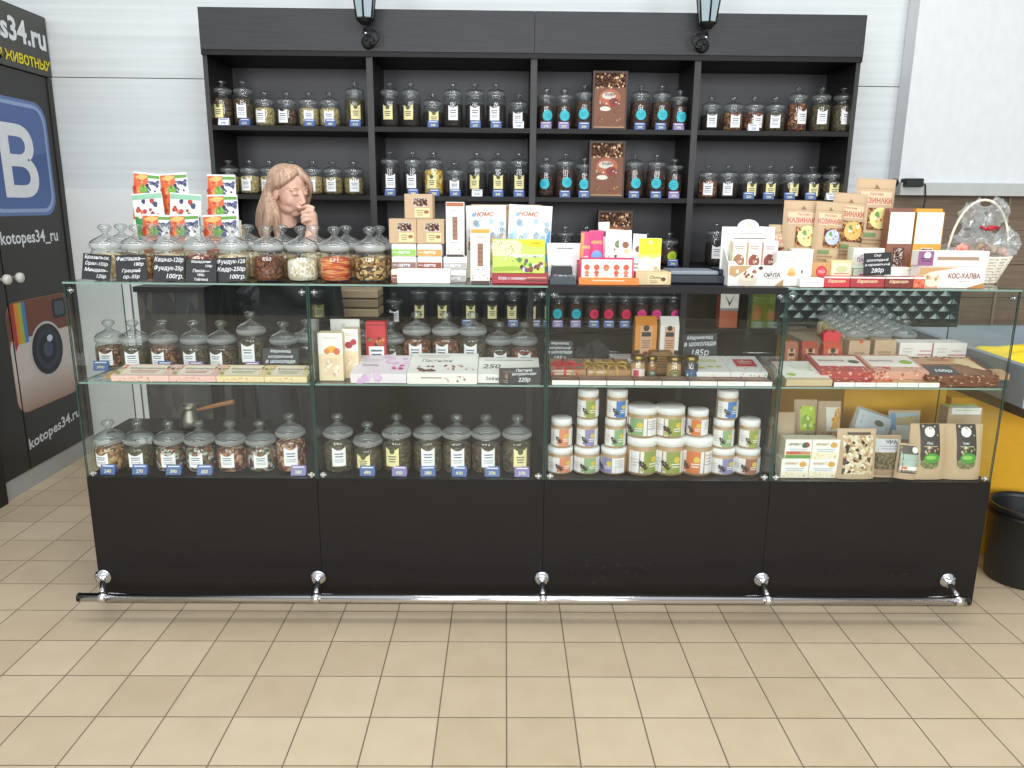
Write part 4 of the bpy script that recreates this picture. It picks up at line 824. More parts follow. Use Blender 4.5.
carton('white_gift_box', 884, 912, 2.72, ZC + .0, .062, .05, 'card_white', [('l', .1, .9, .5, 1, .08, '#e0dcd6'), ('s', .82, .0, 1, .9, 10, .05, ['#9cc09a', '#c9dcc4'])], 'plain white box right of the black cheese price board')
for px0, px1, c, nm, s_ in ((824, 850, '#c8323f', 'bright red', 'Карамель'), (850.5, 884.5, '#a83238', 'dark red', 'Карамель'), (885, 913, '#7c2f26', 'maroon', 'Карамель'), (913.5, 925, '#dd6a4a', 'orange', '')):
    carton('sweets_bar_box', px0, px1, 2.632, ZC, .036, .05, mat(c, .4), ([('t', s_, .5, .55, .42, '#e8c8a0', .3, .7, .03)] if s_ else [('s', .1, .1, .9, .9, 8, .12, ['#f0a080', '#c94a3a'])]) + [('r', 0, .86, 1, 1, 'card_white')], f'flat {nm} sweets box in the front row on the counter top', group='flat coloured sweets boxes on the counter edge')
chalk(864.5, 892, 2.66, ZC + .037, .077, ['Сыр', 'шоколадный', 'и карамельный', '280р'], 'black price board reading cheese 280, above the red sweets boxes', roll=-3, tilt=4)
def tallbox(px0, px1, c, cw, label):
    Y = 2.80; xa, xb = px_x(px0, Y, 1.3), px_x(px1, Y, 1.3); w_ = xb - xa; h = .235; mb = MB()
    lo = [(-w_ / 2, 0), (w_ / 2, 0), (w_ / 2 * .95, h), (-w_ / 2 * .95, h)]
    mb.prism(lo, 0, .045, mat(c, .5)); S = Flat(w_ * .93, h)
    deco(mb, S, [('r', .0, .52, .99, .995, 'card_white'), ('t', 'АССОРТИ', .5, .80, .022, '#9a9088', 0, .6), ('l', .3, .7, .72, 1, .02, '#b9aea4'), ('d', .5, .9, .05, '#d9cfc0'), ('r', .28, .14, .72, .46, 'card_white' if cw else '#4a2c22'), ('r', .3, .15, .70, .45, 'choc_bits' if not cw else cells('cookie_bits', ['#7c4a26', '#a86a34', '#5a3018'], 60))])
    mb.prism([(-w_ / 2 * .95, h), (w_ / 2 * .95, h), (w_ / 2 * .9, h + .012), (-w_ / 2 * .9, h + .012)], .012, .05, c)
    tag(mb.build('tall_window_box', None, ((xa + xb) / 2, Y, ZC + .02)), label, 'box', 'tall gift boxes with windows')
    tag(MB().box(-w_ / 2, w_ / 2, 0, .08, 0, .0192, mat('#e3ded6', .6)).build('flat_box', None, ((xa + xb) / 2, Y - .005, ZC)), 'flat pale box supporting the ' + label, 'box')
tallbox(885, 911, '#8a5a46', False, 'tall brown gift box with white upper half')
tallbox(911.5, 940, '#e3a23a', True, 'tall orange yellow gift box with white upper half')
# crate and box lettered КОС-ХАЛВА
carton('halva_box', 919, 985, 2.64, ZC, .072, .06, 'card_white', [('p', [(.0, .0), (.3, .0), (.24, .4), (.16, .75), (.0, .55)], mat('#e8a487', .5)), ('p', [(.0, .55), (.16, .75), (.62, .98), (.0, .98)], '#c79e6c'), ('d', .2, .4, .14, '#efe0cb', .8), ('s', .12, .25, .32, .7, 9, .03, ['#d9b48c', '#b98a5c', '#f3e8d6']), ('p', [(.72, .0), (1, .0), (1, .26)], '#b9854c'), ('t', 'КОС-ХАЛВА', .68, .58, .26, '#8b3d38', 0, .48, .02), ('l', .6, .78, .3, 1, .08, '#c4b0a8')], 'white box lettered КОС-ХАЛВА at the right end of the counter')
carton('slotted_white_box', 918, 989, 2.655, ZC + .0732, .052, .045, 'card_white', [('r', .0, .02, .22, .98, mat('#8f5a86', .5)), ('d', .13, .7, .05, '#e8d9e4'), ('l', .04, .2, .45, 2, .15, '#5c3054'), ('r', .27, .4, .86, .62, mat('#a88a72', .6)), ('r', .26, .36, .87, .4, '#d9d4cc')], 'white box with violet end and long slot on the halva box')

# gift basket with hoop handle and cellophane, behind the boxes at the right end
gb = empty('gift_basket', hang(973, 2.86, ZC)); tag(gb, 'white wicker gift basket with hoop handle, cellophane wrap and sweets', 'basket')
mb = MB()
for j in range(9):
    z = .006 + .011 * j; r_ = .055 + .0035 * j
    mb.tube([(r_ * 1.35 * math.cos(R(12 * k)) + .001 * math.sin(k * 9 + j * 3), r_ * math.sin(R(12 * k)) + .003 * ((k + j) % 2), z) for k in range(30)], .006, mat('#e6e0d2', .6), 6, closed=True)
for k in range(15): a = R(24 * k); mb.tube([(.055 * 1.35 * math.cos(a), .055 * math.sin(a), 0), (.088 * 1.35 * math.cos(a), .088 * math.sin(a), .1)], .004, '#e6e0d2', 5)
mb.lathe([(.001, .003), (.056, .003)], '#e6e0d2', 20); mb.build('basket_body', gb)
MB().tube([(.112 * math.cos(R(180 - 10 * k)) * 1, 0, .10 + .20 * math.sin(R(10 * k))) for k in range(19)], .0045, mat('#efe6d6', .5)).build('handle', gb)
def crumple(mb, c, rx, ry, rz, m, amp=.25, n=14, seed=0):
    vs = []; 
    for j in range(n + 1):
        for i in range(2 * n):
            th = math.pi * j / n; ph = math.pi * i / n
            d = Vector((math.sin(th) * math.cos(ph), math.sin(th) * math.sin(ph), -math.cos(th)))
            k = 1 + amp * noise.noise(d * 2.6 + Vector((seed, 0, 0))) + amp * .6 * noise.noise(d * 6 + Vector((0, seed, 0)))
            vs.append((c[0] + d.x * rx * k, c[1] + d.y * ry * k, c[2] + d.z * rz * k))
    mb.add(vs, [(j * 2 * n + i, j * 2 * n + (i + 1) % (2 * n), (j + 1) * 2 * n + (i + 1) % (2 * n), (j + 1) * 2 * n + i) for j in range(n) for i in range(2 * n)], m, False)
mb = MB(); crumple(mb, (0, 0, .115), .115, .07, .07, 'cellophane', .35, 14, 3); crumple(mb, (.0, 0, .20), .035, .03, .035, 'cellophane', .5, 9, 5)
for cx_, cz_, s_ in ((-.03, .245, 1), (.055, .25, 2), (.11, .15, 6)): crumple(mb, (cx_, .01, cz_), .045, .025, .045, 'cellophane', .6, 9, s_)
mb.build('cellophane_wrap', gb)
mb = MB()
for k, c in enumerate(('#d9775c', '#c94a4a', '#b98a5c', '#d9a55c', '#8f6a3a', '#c4a07a', '#e3b4a0')): crumple(mb, (-.08 + .027 * k, -.02 + .012 * (k % 3), .11 + .01 * (k % 2)), .018, .018, .02, mat(c, .5), .3, 7, k)
mb.build('sweets', gb)
mb = MB().tube([(-.02, -.03, .205), (0, -.035, .195), (.02, -.03, .205), (.05, -.025, .2)], .006, mat('#b3202e', .4)).tube([(-.02, -.045, .12), (-.005, -.05, .14), (.005, -.05, .10)], .006, '#b3202e'); mb.ball((.012, -.04, .2), (.014, .008, .01), '#b3202e')
mb.build('ribbon', gb)
rb = MB()
for k in range(8):
    a = R(45 * k); rb.ball((.016 * math.cos(a), -.002 * (k % 2), .016 * math.sin(a)), (.012, .005, .012), mat('#e39a8c', .5), seg=8)
rb.ball((0, -.008, 0), .008, mat('#d9675c', .5)); rb.build('paper_flower', gb, (-.098, -.062, .118))

# ------------------------------------------------------------------ inside the showcases, middle shelf
ZS = .8456
YR = 2.905
midL = [(110, 'H', 'mixed fruit tea', 'white', TB, '245р', -10), (134, 'H', 'green tea', 'white', None), (164, 'H', 'mixed fruit tea', 'white', TB, '290р'), (195, 'H', 'green tea', 'white', TV, '220'), (222, 'H', 'brown tea', 'white', None), (252, 'C', 'green tea', 'white', TV, '235'), (284, 'H', 'black tea', None, None), (311, 'H', 'black tea', 'white', None)]
n0 = len(midL)
shelf_row('in first showcase, middle shelf', ZS, YR - .03, midL[:7], YR - .105)
jar(307.5, YR + .03, ZS, 'H', 'black tea', None, 'short glass jar pressed against the glass divider, end of leftmost middle shelf', 'glass jars in first showcase, middle shelf')
shelf_row('in second showcase, middle shelf', ZS, YR, [(361, 'H', 'green tea', None, None), (391, 'H', 'green tea', 'white', None), (417, 'C', 'red berries tea', 'white', None), (446, 'C', 'red berries tea', 'white', None), (473, 'C', 'green tea', 'white', None), (499, 'H', 'brown tea', 'white', None), (524, 'H', 'red berries tea', 'white', None)])
def flat_box(name, px0, px1, Y0_, Y1_, z, h, col, front, top, label, group=None, cat='box', extra=None, rz=0, tilt=0):
    xa, xb = px_x(px0, Y0_, z + h / 2), px_x(px1, Y0_, z + h / 2); w_ = xb - xa; d_ = Y1_ - Y0_
    mb = MB().box(-w_ / 2, w_ / 2, 0, d_, 0, h, col, bev=.001)
    deco(mb, Flat(w_, h), front); deco(mb, Flat(w_, d_, topm(h, 0, w_)), top)
    if extra: extra(mb, w_, d_, h)
    o = mb.build(name, None, ((xa + xb) / 2, Y0_, z + .0004), R(rz)); o.rotation_euler.x = R(tilt)
    return tag(o, label, cat, group)
def wedge(px0, px1, Y0_, d_, z, tilt, label):
    """cardboard prop under the back of tilted boxes"""
    xa, xb = px_x(px0, Y0_ + d_, z), px_x(px1, Y0_ + d_, z); d0 = d_ * math.cos(R(tilt)) - .012; t_ = math.tan(R(tilt))
    mb = MB().prism([(d0 - .05, 0), (d0, 0), (d0, d0 * t_ - .002), (d0 - .05, (d0 - .05) * t_ - .002)], 0, xb - xa, mat('#b8946b', .7), Matrix.Rotation(R(90), 4, 'Z') @ Matrix.Scale(-1, 4, (0, 1, 0)))
    tag(mb.build('cardboard_wedge', None, (xa, Y0_, z + .0004)), label, 'wedge', None)
mc = [('#f3ccc2', 'pink edged with green fruit, leftmost'), ('#f2c4bd', 'pink edged with red fruit, second'), ('#efd9a8', 'yellow edged, third'), ('#efdcab', 'pale yellow edged, rightmost')]
for i, (px0, px1) in enumerate(((111, 169), (169.5, 216), (216.5, 264), (264.5, 307))):
    c = mc[i][0]
    flat_box('marmalade_box', px0, px1, 2.625, 2.74, ZS, .022, mat(c, .5), [('s', .02, .1, .98, .9, 14, .02, ['#d98a7a', '#e8b98a', '#c9a04a', '#f4e3c8'])], [('r', .12, .12, .85, .88, mat('#f6ead6', .5)), ('t', 'Мармелад', .5, .62, .2, '#6d4a44', 0, .6, .015), ('l', .25, .75, .38, 2, .12, '#c9605a' if i < 2 else '#8f9a4a')] + [('s', .0, .05, .14, .95, 6, .05, ['#9cb04a', '#c94a3a', '#8bb05c'])] + [('s', .84, .5, .98, .95, 5, .04, ['#b8502e', '#5f7a3a', '#d98a4c'])], f'flat marmalade box lettered Мармелад, {mc[i][1]} on the left middle shelf', 'flat marmalade boxes', tilt=9)
chalk(262, 298, 2.765, ZS, .095, ['Мармелад', 'натуральный', 'в шоколаде', '175р'], 'black price board reading marmalade 175, inside the leftmost showcase', tilt=10)
chalk(508, 541, 2.622, ZS, .058, ['Пастила', 'натуральная', '220р'], 'black price board reading 220, at the right end of second middle shelf', tilt=2, roll=-2)
# second section products
WB = mat('#f1ead9', .5)
pouch('dried_fruit_pouch', 331, 360, 2.80, ZS, .20, .03, mat('#e6e2da', .5), [('r', .02, .0, .98, .98, '#e3e0d8'), ('d', .45, .88, .08, '#c9c4ba')], 'tall plain pale pouch behind the two marshmallow boxes', tilt=2)
def zefir(px0, px1, h, Y, fr_, label):
    it = [('r', .0, .56, 1, 1, 'card_white'), ('l', .2, .8, .9, 2, .03, '#c9c0b6')] + fr_ + [('r', .22, .12, .8, .48, mat('#e7cda9', .6)), ('s', .24, .14, .78, .46, 12, .10, ['#f6eddc', '#eadfcb', '#d9b9a4', '#fbf6ea'])]
    carton('marshmallow_box', px0, px1, Y, ZS, h, .05, mat('#edd9b8', .6), it, label, group='cream marshmallow boxes with windows')
zefir(318.5, 343, .172, 2.66, [('d', .55, .66, .22, '#e8b13a', .7), ('d', .75, .62, .14, '#d96a4a'), ('d', .35, .62, .12, '#e0824a')], 'cream marshmallow box with yellow fruit picture, front left of second middle shelf')
zefir(343, 358.5, .18, 2.70, [('d', .4, .68, .25, '#a32a3c', .9), ('d', .7, .74, .2, '#b8384a')], 'cream marshmallow box with red berry picture, beside the yellow fruit one')
carton('red_tea_pack', 366, 386, 2.80, ZS, .192, .04, mat('#c92f3c', .35), [('r', .0, .93, 1, .95, '#8f1f2a'), ('s', .1, .55, .9, .68, 12, .09, ['#d98a3a', '#4a2a1c', '#7c8a3a']), ('r', .14, .08, .9, .52, 'paper'), ('l', .25, .8, .42, 3, .08, '#4a5a7c')], 'red foil tea pack with white label on the second middle shelf', cat='pack')
flat_box('pastila_box', 350.5, 406.5, 2.625, 2.80, ZS, .036, mat('#efe6ee', .5), [('s', .02, .1, .5, .9, 6, .08, ['#e3c9e6', '#d9b8dc'])], [('t', 'Мармелад', .3, .45, .16, '#8f8a96', .2, .3), ('l', .1, .5, .75, 3, .08, '#cfc8d6'), ('s', .45, .5, .98, .98, 10, .10, ['#e6cbe6', '#dcb9de', '#f0dcef']), ('s', .72, .25, .95, .5, 8, .05, ['#d9489a', '#c43a8a', '#e884bb'])], 'flat white box with magenta flower and lilac pattern on middle shelf', tilt=11)
flat_box('pastila_box', 407, 477, 2.618, 2.81, ZS, .04, 'card_white', [('l', .2, .5, .55, 1, .3, '#b09a92'), ('s', .5, .2, .95, .8, 8, .02, ['#b07a6a', '#d9b9ae'])], [('t', 'Пастилки', .4, .62, .15, '#8f8580', .2, .45, .015), ('l', .1, .6, .85, 2, .08, '#c9c2bc'), ('s', .12, .12, .38, .34, 12, .04, ['#7c4a3c', '#5a3328', '#94604c']), ('s', .5, .12, .95, .4, 14, .025, ['#a86a54', '#d9a58f', '#8f4a3c'])], 'large flat white box lettered Пастилки in middle of second shelf', tilt=11)
flat_box('pastila_box', 477.5, 540, 2.64, 2.80, ZS, .034, 'card_white', [('t', 'Зефир', .25, .5, .5, 'print_grey', 0, .3)], [('l', .1, .9, .8, 1, .06, '#55555b'), ('t', '250', .22, .45, .25, '#55555b', .2, .3)], 'flat white box partly behind the dark brown chocolate card', tilt=11)
carton('chocolate_card', 499, 519.5, 2.624, ZS, .058, .004, mat('#2c211e', .45), [('d', .5, .5, .22, '#a86a44', .7), ('l', .2, .8, .2, 2, .1, '#8f8a80'), ('l', .2, .8, .8, 2, .1, '#6d665e')], 'small dark brown card with tan disc on the second middle shelf', cat='card')
wedge(112, 305, 2.625, .115, ZS, 9, 'cardboard prop under the row of marmalade boxes')
wedge(354, 538, 2.625, .165, ZS, 11, 'cardboard prop under the white pastila boxes')
# third section: mini boxes, gift boxes, honey jars
for i in range(8):
    px0 = 552 + 27.6 * i
    flat_box('mini_chocolate_box', px0, px0 + 26.8, 2.622, 2.70, ZS, .017, mat('#8a6857' if i not in (4,) else '#6d6a6c', .5), [('r', .0, .0, 1, .95, 'card_white'), ('l', .3, .7, .5, 1, .3, '#d9d4cc')], [('r', .05, .1, .95, .9, mat('#9a7766' if i % 3 else '#8a6450', .5)), ('l', .2, .8, .5, 2, .15, '#b8998a')], f'mini chocolate box with white front edge, {ORD[i]} from left on the till section shelf', 'mini chocolate boxes')
def bow(c1, c2, px0s=None):
    def f(mb, w_, d_, h):
        m_ = mat(c1, .35)
        mb.tube([(-w_ * .1, -.001, 0), (-w_ * .1, -.001, h), (-w_ * .1, d_ * .5, h + .001), (-w_ * .1, d_, h + .001)], .005, m_, 6)
        mb.tube([(-w_ / 2, d_ * .4, h + .001), (w_ / 2, d_ * .4, h + .001)], .005, m_, 6)
        for s_ in (-1, 1):
            mb.tube([(-w_ * .1, d_ * .4, h + .004), (-w_ * .1 + s_ * .02, d_ * .4 - .01, h + .018), (-w_ * .1 + s_ * .04, d_ * .4 - .015, h + .014), (-w_ * .1 + s_ * .03, d_ * .4 - .02, h + .004), (-w_ * .1, d_ * .4, h + .004)], .004, m_, 6)
            mb.tube([(-w_ * .1, d_ * .4, h + .004), (-w_ * .1 + s_ * .03, d_ * .15, h + .006), (-w_ * .1 + s_ * .045, -.004, h * .5)], .004, m_, 6)
    return f
flat_box('ribbon_gift_box', 551, 586, 2.715, 2.84, ZS, .036, mat('#b88f6a', .6), [('l', .05, .6, .8, 2, .3, '#e8dccf')], [('r', .45, .1, .95, .9, mat('#8a8268', .6)), ('r', .0, .0, 1, .1, '#c9404a')], 'kraft gift box with red ribbon bow, left end of till section shelf', 'gift boxes with ribbon bows', extra=bow('#d8303c', '#d8303c'), tilt=8)
flat_box('ribbon_gift_box', 587, 606, 2.715, 2.84, ZS, .036, mat('#c09a6c', .6), [('l', .1, .9, .7, 1, .3, '#e8e0d2')], [('l', .1, .9, .8, 1, .1, '#dcd0bc')], 'kraft gift box with gold ribbon, left of the two gold ones', 'gift boxes with ribbon bows', extra=bow('#b8954a', '#b8954a'), tilt=8)
flat_box('ribbon_gift_box', 607, 632, 2.715, 2.84, ZS, .036, mat('#b98f66', .6), [], [('r', .1, .1, .6, .6, mat('#a88668', .6))], 'kraft gift box with gold ribbon, right of the two gold ones', 'gift boxes with ribbon bows', extra=bow('#c9a352', '#c9a352'), tilt=8)
flat_box('white_flat_box', 612, 634, 2.85, 2.95, ZS, .05, 'card_white', [], [('l', .1, .9, .7, 3, .12, '#c9c9cf')], 'white flat box behind the gold ribbon gift boxes')
FILL['honey'] = mat('#a8692a', .25, 0, 'honey'); FILL['dark jam'] = mat('#3c2a22', .3, 0, 'dark_jam'); FILL['cream honey'] = mat('#c9a06a', .4, 0, 'cream_honey')
def honey(px, Y, r, h, fill, labc, label):
    o = empty('honey_jar', hang(px, Y, ZS)); tag(o, label, 'jar', 'small honey and jam jars')
    MB().lathe([(.001, .001), (r * .95, .001), (r, .008), (r, h * .68), (r * .85, h * .78), (r * .85, h * .82)], 'jar_glass', 18).build('jar_body', o)
    MB().lathe([(.001, .004), (r * .93, .004), (r * .95, .01), (r * .95, h * .66), (r * .7, h * .72), (.001, h * .72)], FILL[fill], 18).build('contents', o)
    MB().lathe([(r * .9, h * .80), (r * .93, h * .82), (r * .93, h * .98), (r * .85, h), (.001, h)], mat('#8a7440', .3, 1), 18).build('lid', o)
    mb = MB(); deco(mb, Cyl(r + .0008, r * 1.7, h * .06, h * .42), labc); mb.build('paper_label', o)
honey(637, 2.72, .029, .092, 'cream honey', [('r', 0, 0, 1, 1, '#e6d9d2'), ('r', .1, .0, .5, .9, '#b8404a')], 'honey jar with white and red label, leftmost of the small jars')
honey(651, 2.735, .020, .085, 'honey', [('d', .5, .5, .45, '#4a5a44'), ('l', .25, .75, .6, 2, .15, '#d9d9c0')], 'slim honey jar with dark green round label beside the red labelled jar')
honey(673, 2.72, .028, .088, 'cream honey', [('d', .5, .45, .45, '#37392f', 1.0), ('d', .5, .45, .36, '#c9b56a'), ('d', .5, .45, .3, '#3a3a2c'), ('l', .3, .7, .55, 2, .15, '#d9cfa0')], 'honey jar with black and gold round label in the till section')
honey(689.5, 2.72, .030, .09, 'dark jam', [('r', .05, .3, .95, .95, '#3a5a80'), ('s', .1, .0, .9, .7, 14, .08, ['#4f7a5a', '#8fa8c9', '#2c4a6d', '#c9d6c4'])], 'dark jam jar with blue green label, rightmost of the small jars')
carton('amber_box', 651, 672, 2.80, ZS, .085, .06, mat('#8f683c', .5), [('r', .1, .1, .9, .9, mat('#a57b48', .5)), ('l', .2, .8, .8, 5, .12, '#6d4a28')], 'plain amber brown box behind the small honey jars')
zr = ZS
def coffee_pack(px0, px1, c, label, Y=2.86, z=None, h=.155, top=True):
    z = ZS + .055 if z is None else z; xa, xb = px_x(px0, Y, z + .08), px_x(px1, Y, z + .08); w_ = xb - xa; d_ = w_ * .6
    mb = MB(); mb.box(-w_ / 2, w_ / 2, 0, d_, 0, h * .80, mat(c, .45), bev=.002)
    mb.prism([(0, h * .79), (d_, h * .79), (d_ * .55, h), (d_ * .45, h)], -w_ / 2 + .001, w_ / 2 - .001, c, Matrix.Rotation(R(90), 4, 'Z') @ Matrix.Scale(-1, 4, (0, 1, 0)))
    deco(mb, Flat(w_, h * .8), [('r', .0, .0, 1, .22, '#3c2a22'), ('r', .24, .02, .78, .95, mat('#d9a883', .5)), ('r', .3, .64, .72, .78, '#2c2220'), ('l', .3, .72, .5, 4, .07, '#8f5f44'), ('d', .5, .12, .12, '#8f4a3a', .8), ('d', .5, .9, .14, '#3a2a22')])
    return tag(mb.build('coffee_pack', None, ((xa + xb) / 2, Y, z + .0004)), label, 'pack', 'coffee packs inside the showcase')
ris = MB().box(0, px_x(680, 2.86, ZS) - px_x(632, 2.86, ZS), 0, .06, 0, .0545, mat('#a98a66', .7)); tag(ris.build('cardboard_riser', None, (px_x(632, 2.86, ZS), 2.855, ZS)), 'cardboard riser under the orange and white coffee packs', 'riser')
coffee_pack(635, 657, '#e0913a', 'orange coffee pack standing on the riser beneath pink stickered jars')
coffee_pack(660, 679, '#f0ece4', 'white and brown coffee pack standing on the riser, right of the orange one')
flat_box('white_sweets_box', 692, 730, 2.70, 2.86, ZS, .034, 'card_white', [('s', .0, .1, .6, .9, 6, .05, ['#e8e4b0', '#f0eacb'])], [('r', .25, .60, .8, .78, mat('#d9dba0')), ('d', .3, .28, .09, '#d2d63a', .7), ('d', .55, .33, .09, '#c3cf5a', .7), ('d', .78, .33, .09, '#cdd46a', .7), ('l', .3, .7, .9, 1, .04, '#c9c9c0'), ('l', .1, .4, .2, 1, .05, '#b08a1c')], 'flat white sweets box with yellow green fruit, in the till section', tilt=11)
flat_box('white_sweets_box', 730.5, 767, 2.70, 2.86, ZS, .034, 'card_white', [('s', .02, .1, .98, .9, 10, .03, ['#a8c48a', '#c96a5a', '#d9a06a'])], [('s', .02, .04, .98, .96, 46, .02, ['#7c9a5a', '#b86a4a', '#c9a05a', '#8f5f4a']), ('r', .26, .34, .84, .78, '#c8323a'), ('l', .36, .76, .62, 2, .1, '#f0c8c0'), ('d', .52, .70, .03, 'letter_white')], 'flat white sweets box with red square label, in the till section', tilt=11)
wedge(555, 630, 2.715, .125, ZS, 8, 'cardboard prop under the ribbon gift boxes')
wedge(694, 765, 2.70, .16, ZS, 11, 'cardboard prop under the white fruit boxes of the till section')
chalk(547, 573, 2.86, ZS + .03, .085, ['Мармелад', 'натуральный', 'в шоколаде', '195р'], 'black price board reading 195, left end of the till section', tilt=6)
chalk(684, 718, 2.93, ZS + .03, .10, ['Мармелад', 'в шоколаде', '185р'], 'black price board behind the white sweets boxes in the till section', tilt=6, roll=-3)
tag(MB().box(-.04, .04, 0, .05, 0, .0295, '#b8946b').build('cardboard_riser', None, hang(560, 2.865, ZS)), 'small cardboard riser under the price board reading 195', 'riser')
tag(MB().box(-.05, .05, 0, .03, 0, .0295, '#b8946b').build('cardboard_riser', None, hang(701, 2.935, ZS)), 'small cardboard riser under the board behind white sweets boxes', 'riser')
# fourth section
flat_box('cream_flat_box', 786, 832, 2.625, 2.80, ZS, .024, mat('#cdb893', .6), [], [('r', .0, .12, .98, 1, mat('#f0efe6', .5)), ('d', .2, .28, .10, '#a3c43c', .8), ('d', .72, .5, .05, '#c9c48a'), ('l', .3, .8, .7, 3, .08, '#c9d6b8'), ('s', .6, .6, .95, .95, 6, .03, ['#9ab86a', '#c9d99a'])], 'flat cream box with green apple print, left end of rightmost showcase', tilt=11)
flat_box('red_sweets_box', 821, 873, 2.665, 2.83, ZS + .0178, .03, mat('#b8504a', .5), [('s', .0, .0, 1, 1, 24, .03, ['#a83a3a', '#e0b8a8', '#d98a6a'])], [('r', .06, .3, .94, .9, mat('#f0e6de', .5)), ('t', 'Мармелад', .38, .62, .12, '#6d4a44', 0, .5, .02), ('d', .8, .55, .11, '#5a5f4a', .8), ('p', [(.05, .3), (.3, .15), (.4, .3)], '#c9323a'), ('s', .0, .0, 1, .28, 26, .03, ['#b03a3a', '#dcae98']), ('s', .0, .9, 1, 1, 14, .03, ['#b04a3a', '#dcae98'])], 'flat red patterned box with dark berry print in rightmost showcase', 'patterned sweets boxes', rz=0, tilt=11)
flat_box('red_sweets_box', 874, 928, 2.665, 2.83, ZS + .0178, .03, mat('#d9a58f', .5), [('s', .0, .0, 1, 1, 20, .03, ['#b8604a', '#ecd2bf', '#d98a6a'])], [('r', .06, .28, .94, .92, mat('#f3ebe2', .5)), ('t', 'Мармелад', .33, .62, .12, '#6d4a44', 0, .45, .02), ('d', .78, .55, .12, '#9cba3c', .8), ('p', [(.05, .28), (.3, .15), (.4, .28)], '#c9525a'), ('s', .0, .0, 1, .26, 22, .03, ['#c06a5a', '#e8c8b0'])], 'flat pale pink patterned box with green apple print in rightmost showcase', 'patterned sweets boxes', tilt=11)
for i in range(5):
    px0 = 834 + 21.2 * i
    flat_box('mini_chocolate_box', px0, px0 + 20.6, 2.622, 2.70, ZS, .017, mat(('#a8503c', '#b8343a', '#d9713a', '#d9b48a', '#c9a07a')[i], .5), [('r', .0, .0, 1, .95, 'card_white'), ('l', .3, .7, .5, 1, .3, '#d9d4cc')], [('s', .02, .02, .98, .9, 10, .1, ['#a03a34', '#e3a05a', '#efd9b8'] if i < 3 else ['#e8d2ac', '#d9b48a', '#c99a7a'])], f'mini chocolate box with white front edge, {ORD[i]} from left in rightmost showcase', 'mini chocolate boxes of the rightmost showcase')
tag(MB().box(0, px_x(930, 2.75, ZS) - px_x(822, 2.75, ZS), 0, .13, 0, .0172, '#b8946b').build('cardboard_riser', None, (px_x(823, 2.75, ZS), 2.703, ZS)), 'low cardboard riser under the two patterned marmalade boxes', 'riser')
wedge(934, 998, 2.64, .18, ZS, 11, 'cardboard prop under the ornate brown box')
def ornate(mb, w_, d_, h):
    rr = random.Random(3)
    for k in range(150):
        s_ = rr.random(); a = rr.choice([0, 1, 2, 3])
        if a == 0: p = (rr.uniform(-w_ / 2, w_ / 2), rr.uniform(-.003, .0), rr.uniform(0, h))
        elif a == 1: p = (rr.choice((-1, 1)) * w_ / 2, rr.uniform(0, d_), rr.uniform(0, h))
        elif a == 2: p = (rr.uniform(-w_ / 2, w_ / 2), rr.choice((rr.uniform(0, .02), d_ - rr.uniform(0, .02))), h)
        else: p = (rr.choice((-1, 1)) * (w_ / 2 - rr.uniform(0, .015)), rr.uniform(0, d_), h)
        mb.ball(p, (.006, .005, .003), mat(('#6d3a24', '#8f5636', '#c9a07a', '#4a2618')[k % 4], .5), seg=6)
flat_box('ornate_sweets_box', 927, 998, 2.64, 2.83, ZS, .036, mat('#7c4a30', .5), [], [('r', .05, .62, .95, .96, mat('#c99a72', .5)), ('p', [(.55, .9), (.9, .9), (.97, .3), (.75, .5)], '#e3c79a'), ('p', [(.08, .5), (.5, .55), (.5, .12), (.08, .1)], mat('#4a4648', .5)), ('t', '100р', .32, .28, .16, 'letter_white', .2, .3, .03), ('r', .5, .1, .78, .55, mat('#8a5f44', .5)), ('l', .3, .7, .85, 2, .07, '#a86a4a')], 'ornate brown sweets box with dark price label at the right end', extra=ornate, tilt=11)
YP = 2.86
coffee_pack(785, 798, '#a8634a', 'brown red coffee pack at left end of rightmost showcase', YP + .02, ZS, .115)
coffee_pack(802, 818.5, '#b04e36', 'red brown coffee pack with tan stripe, second in rightmost showcase', YP + .02, ZS, .115)
coffee_pack(823.5, 842, '#c9563a', 'orange red coffee pack, third in rightmost showcase', YP, ZS, .12)
tag(MB().prism([(-.03, 0), (.03, 0), (.034, .03), (.012, .042), (0, .034), (-.014, .044), (-.034, .028)], 0, .03, mat('#d8303a', .4)).build('red_sweets_bundle', None, (px_x(833, YP, 1.0), YP + .004, ZS + .1205)), 'small red bundle lying on top of the orange red coffee pack', 'bundle')
carton('kraft_tea_pouch', 848, 869, YP, ZS, .125, .05, 'kraft', [('l', .25, .75, .6, 4, .08, '#9c7348'), ('t', 'Чай', .6, .5, .08, '#8b5a34', .3, .4), ('d', .5, .12, .18, '#8f2f24', .6), ('d', .55, .98, .1, '#c9603a')], 'plain kraft tea pouch with dark red seal, left of the pair', 'pouch', 'kraft tea pouches')
carton('kraft_tea_pouch', 873.5, 895, YP, ZS, .128, .05, 'kraft', [('l', .2, .8, .62, 4, .08, '#9c7348'), ('d', .65, .45, .15, '#b0684a'), ('d', .5, .12, .16, '#8f2f24', .6)], 'plain kraft tea pouch with reddish mark, right of the pair', 'pouch', 'kraft tea pouches')
carton('white_cube_box', 899, 932, 2.885, ZS + .0305, .083, .085, mat('#efe8e2', .5), [('r', .55, .42, .98, .47, '#c9505a'), ('l', .1, .4, .7, 2, .15, '#d9c9c4'), ('r', .62, .6, .95, .66, '#d9a09a'), ('r', .98, .0, 1, 1, '#b03040')], 'white box with thin red stripe, left of the pair in rightmost showcase', group='white cube boxes', rz=0)
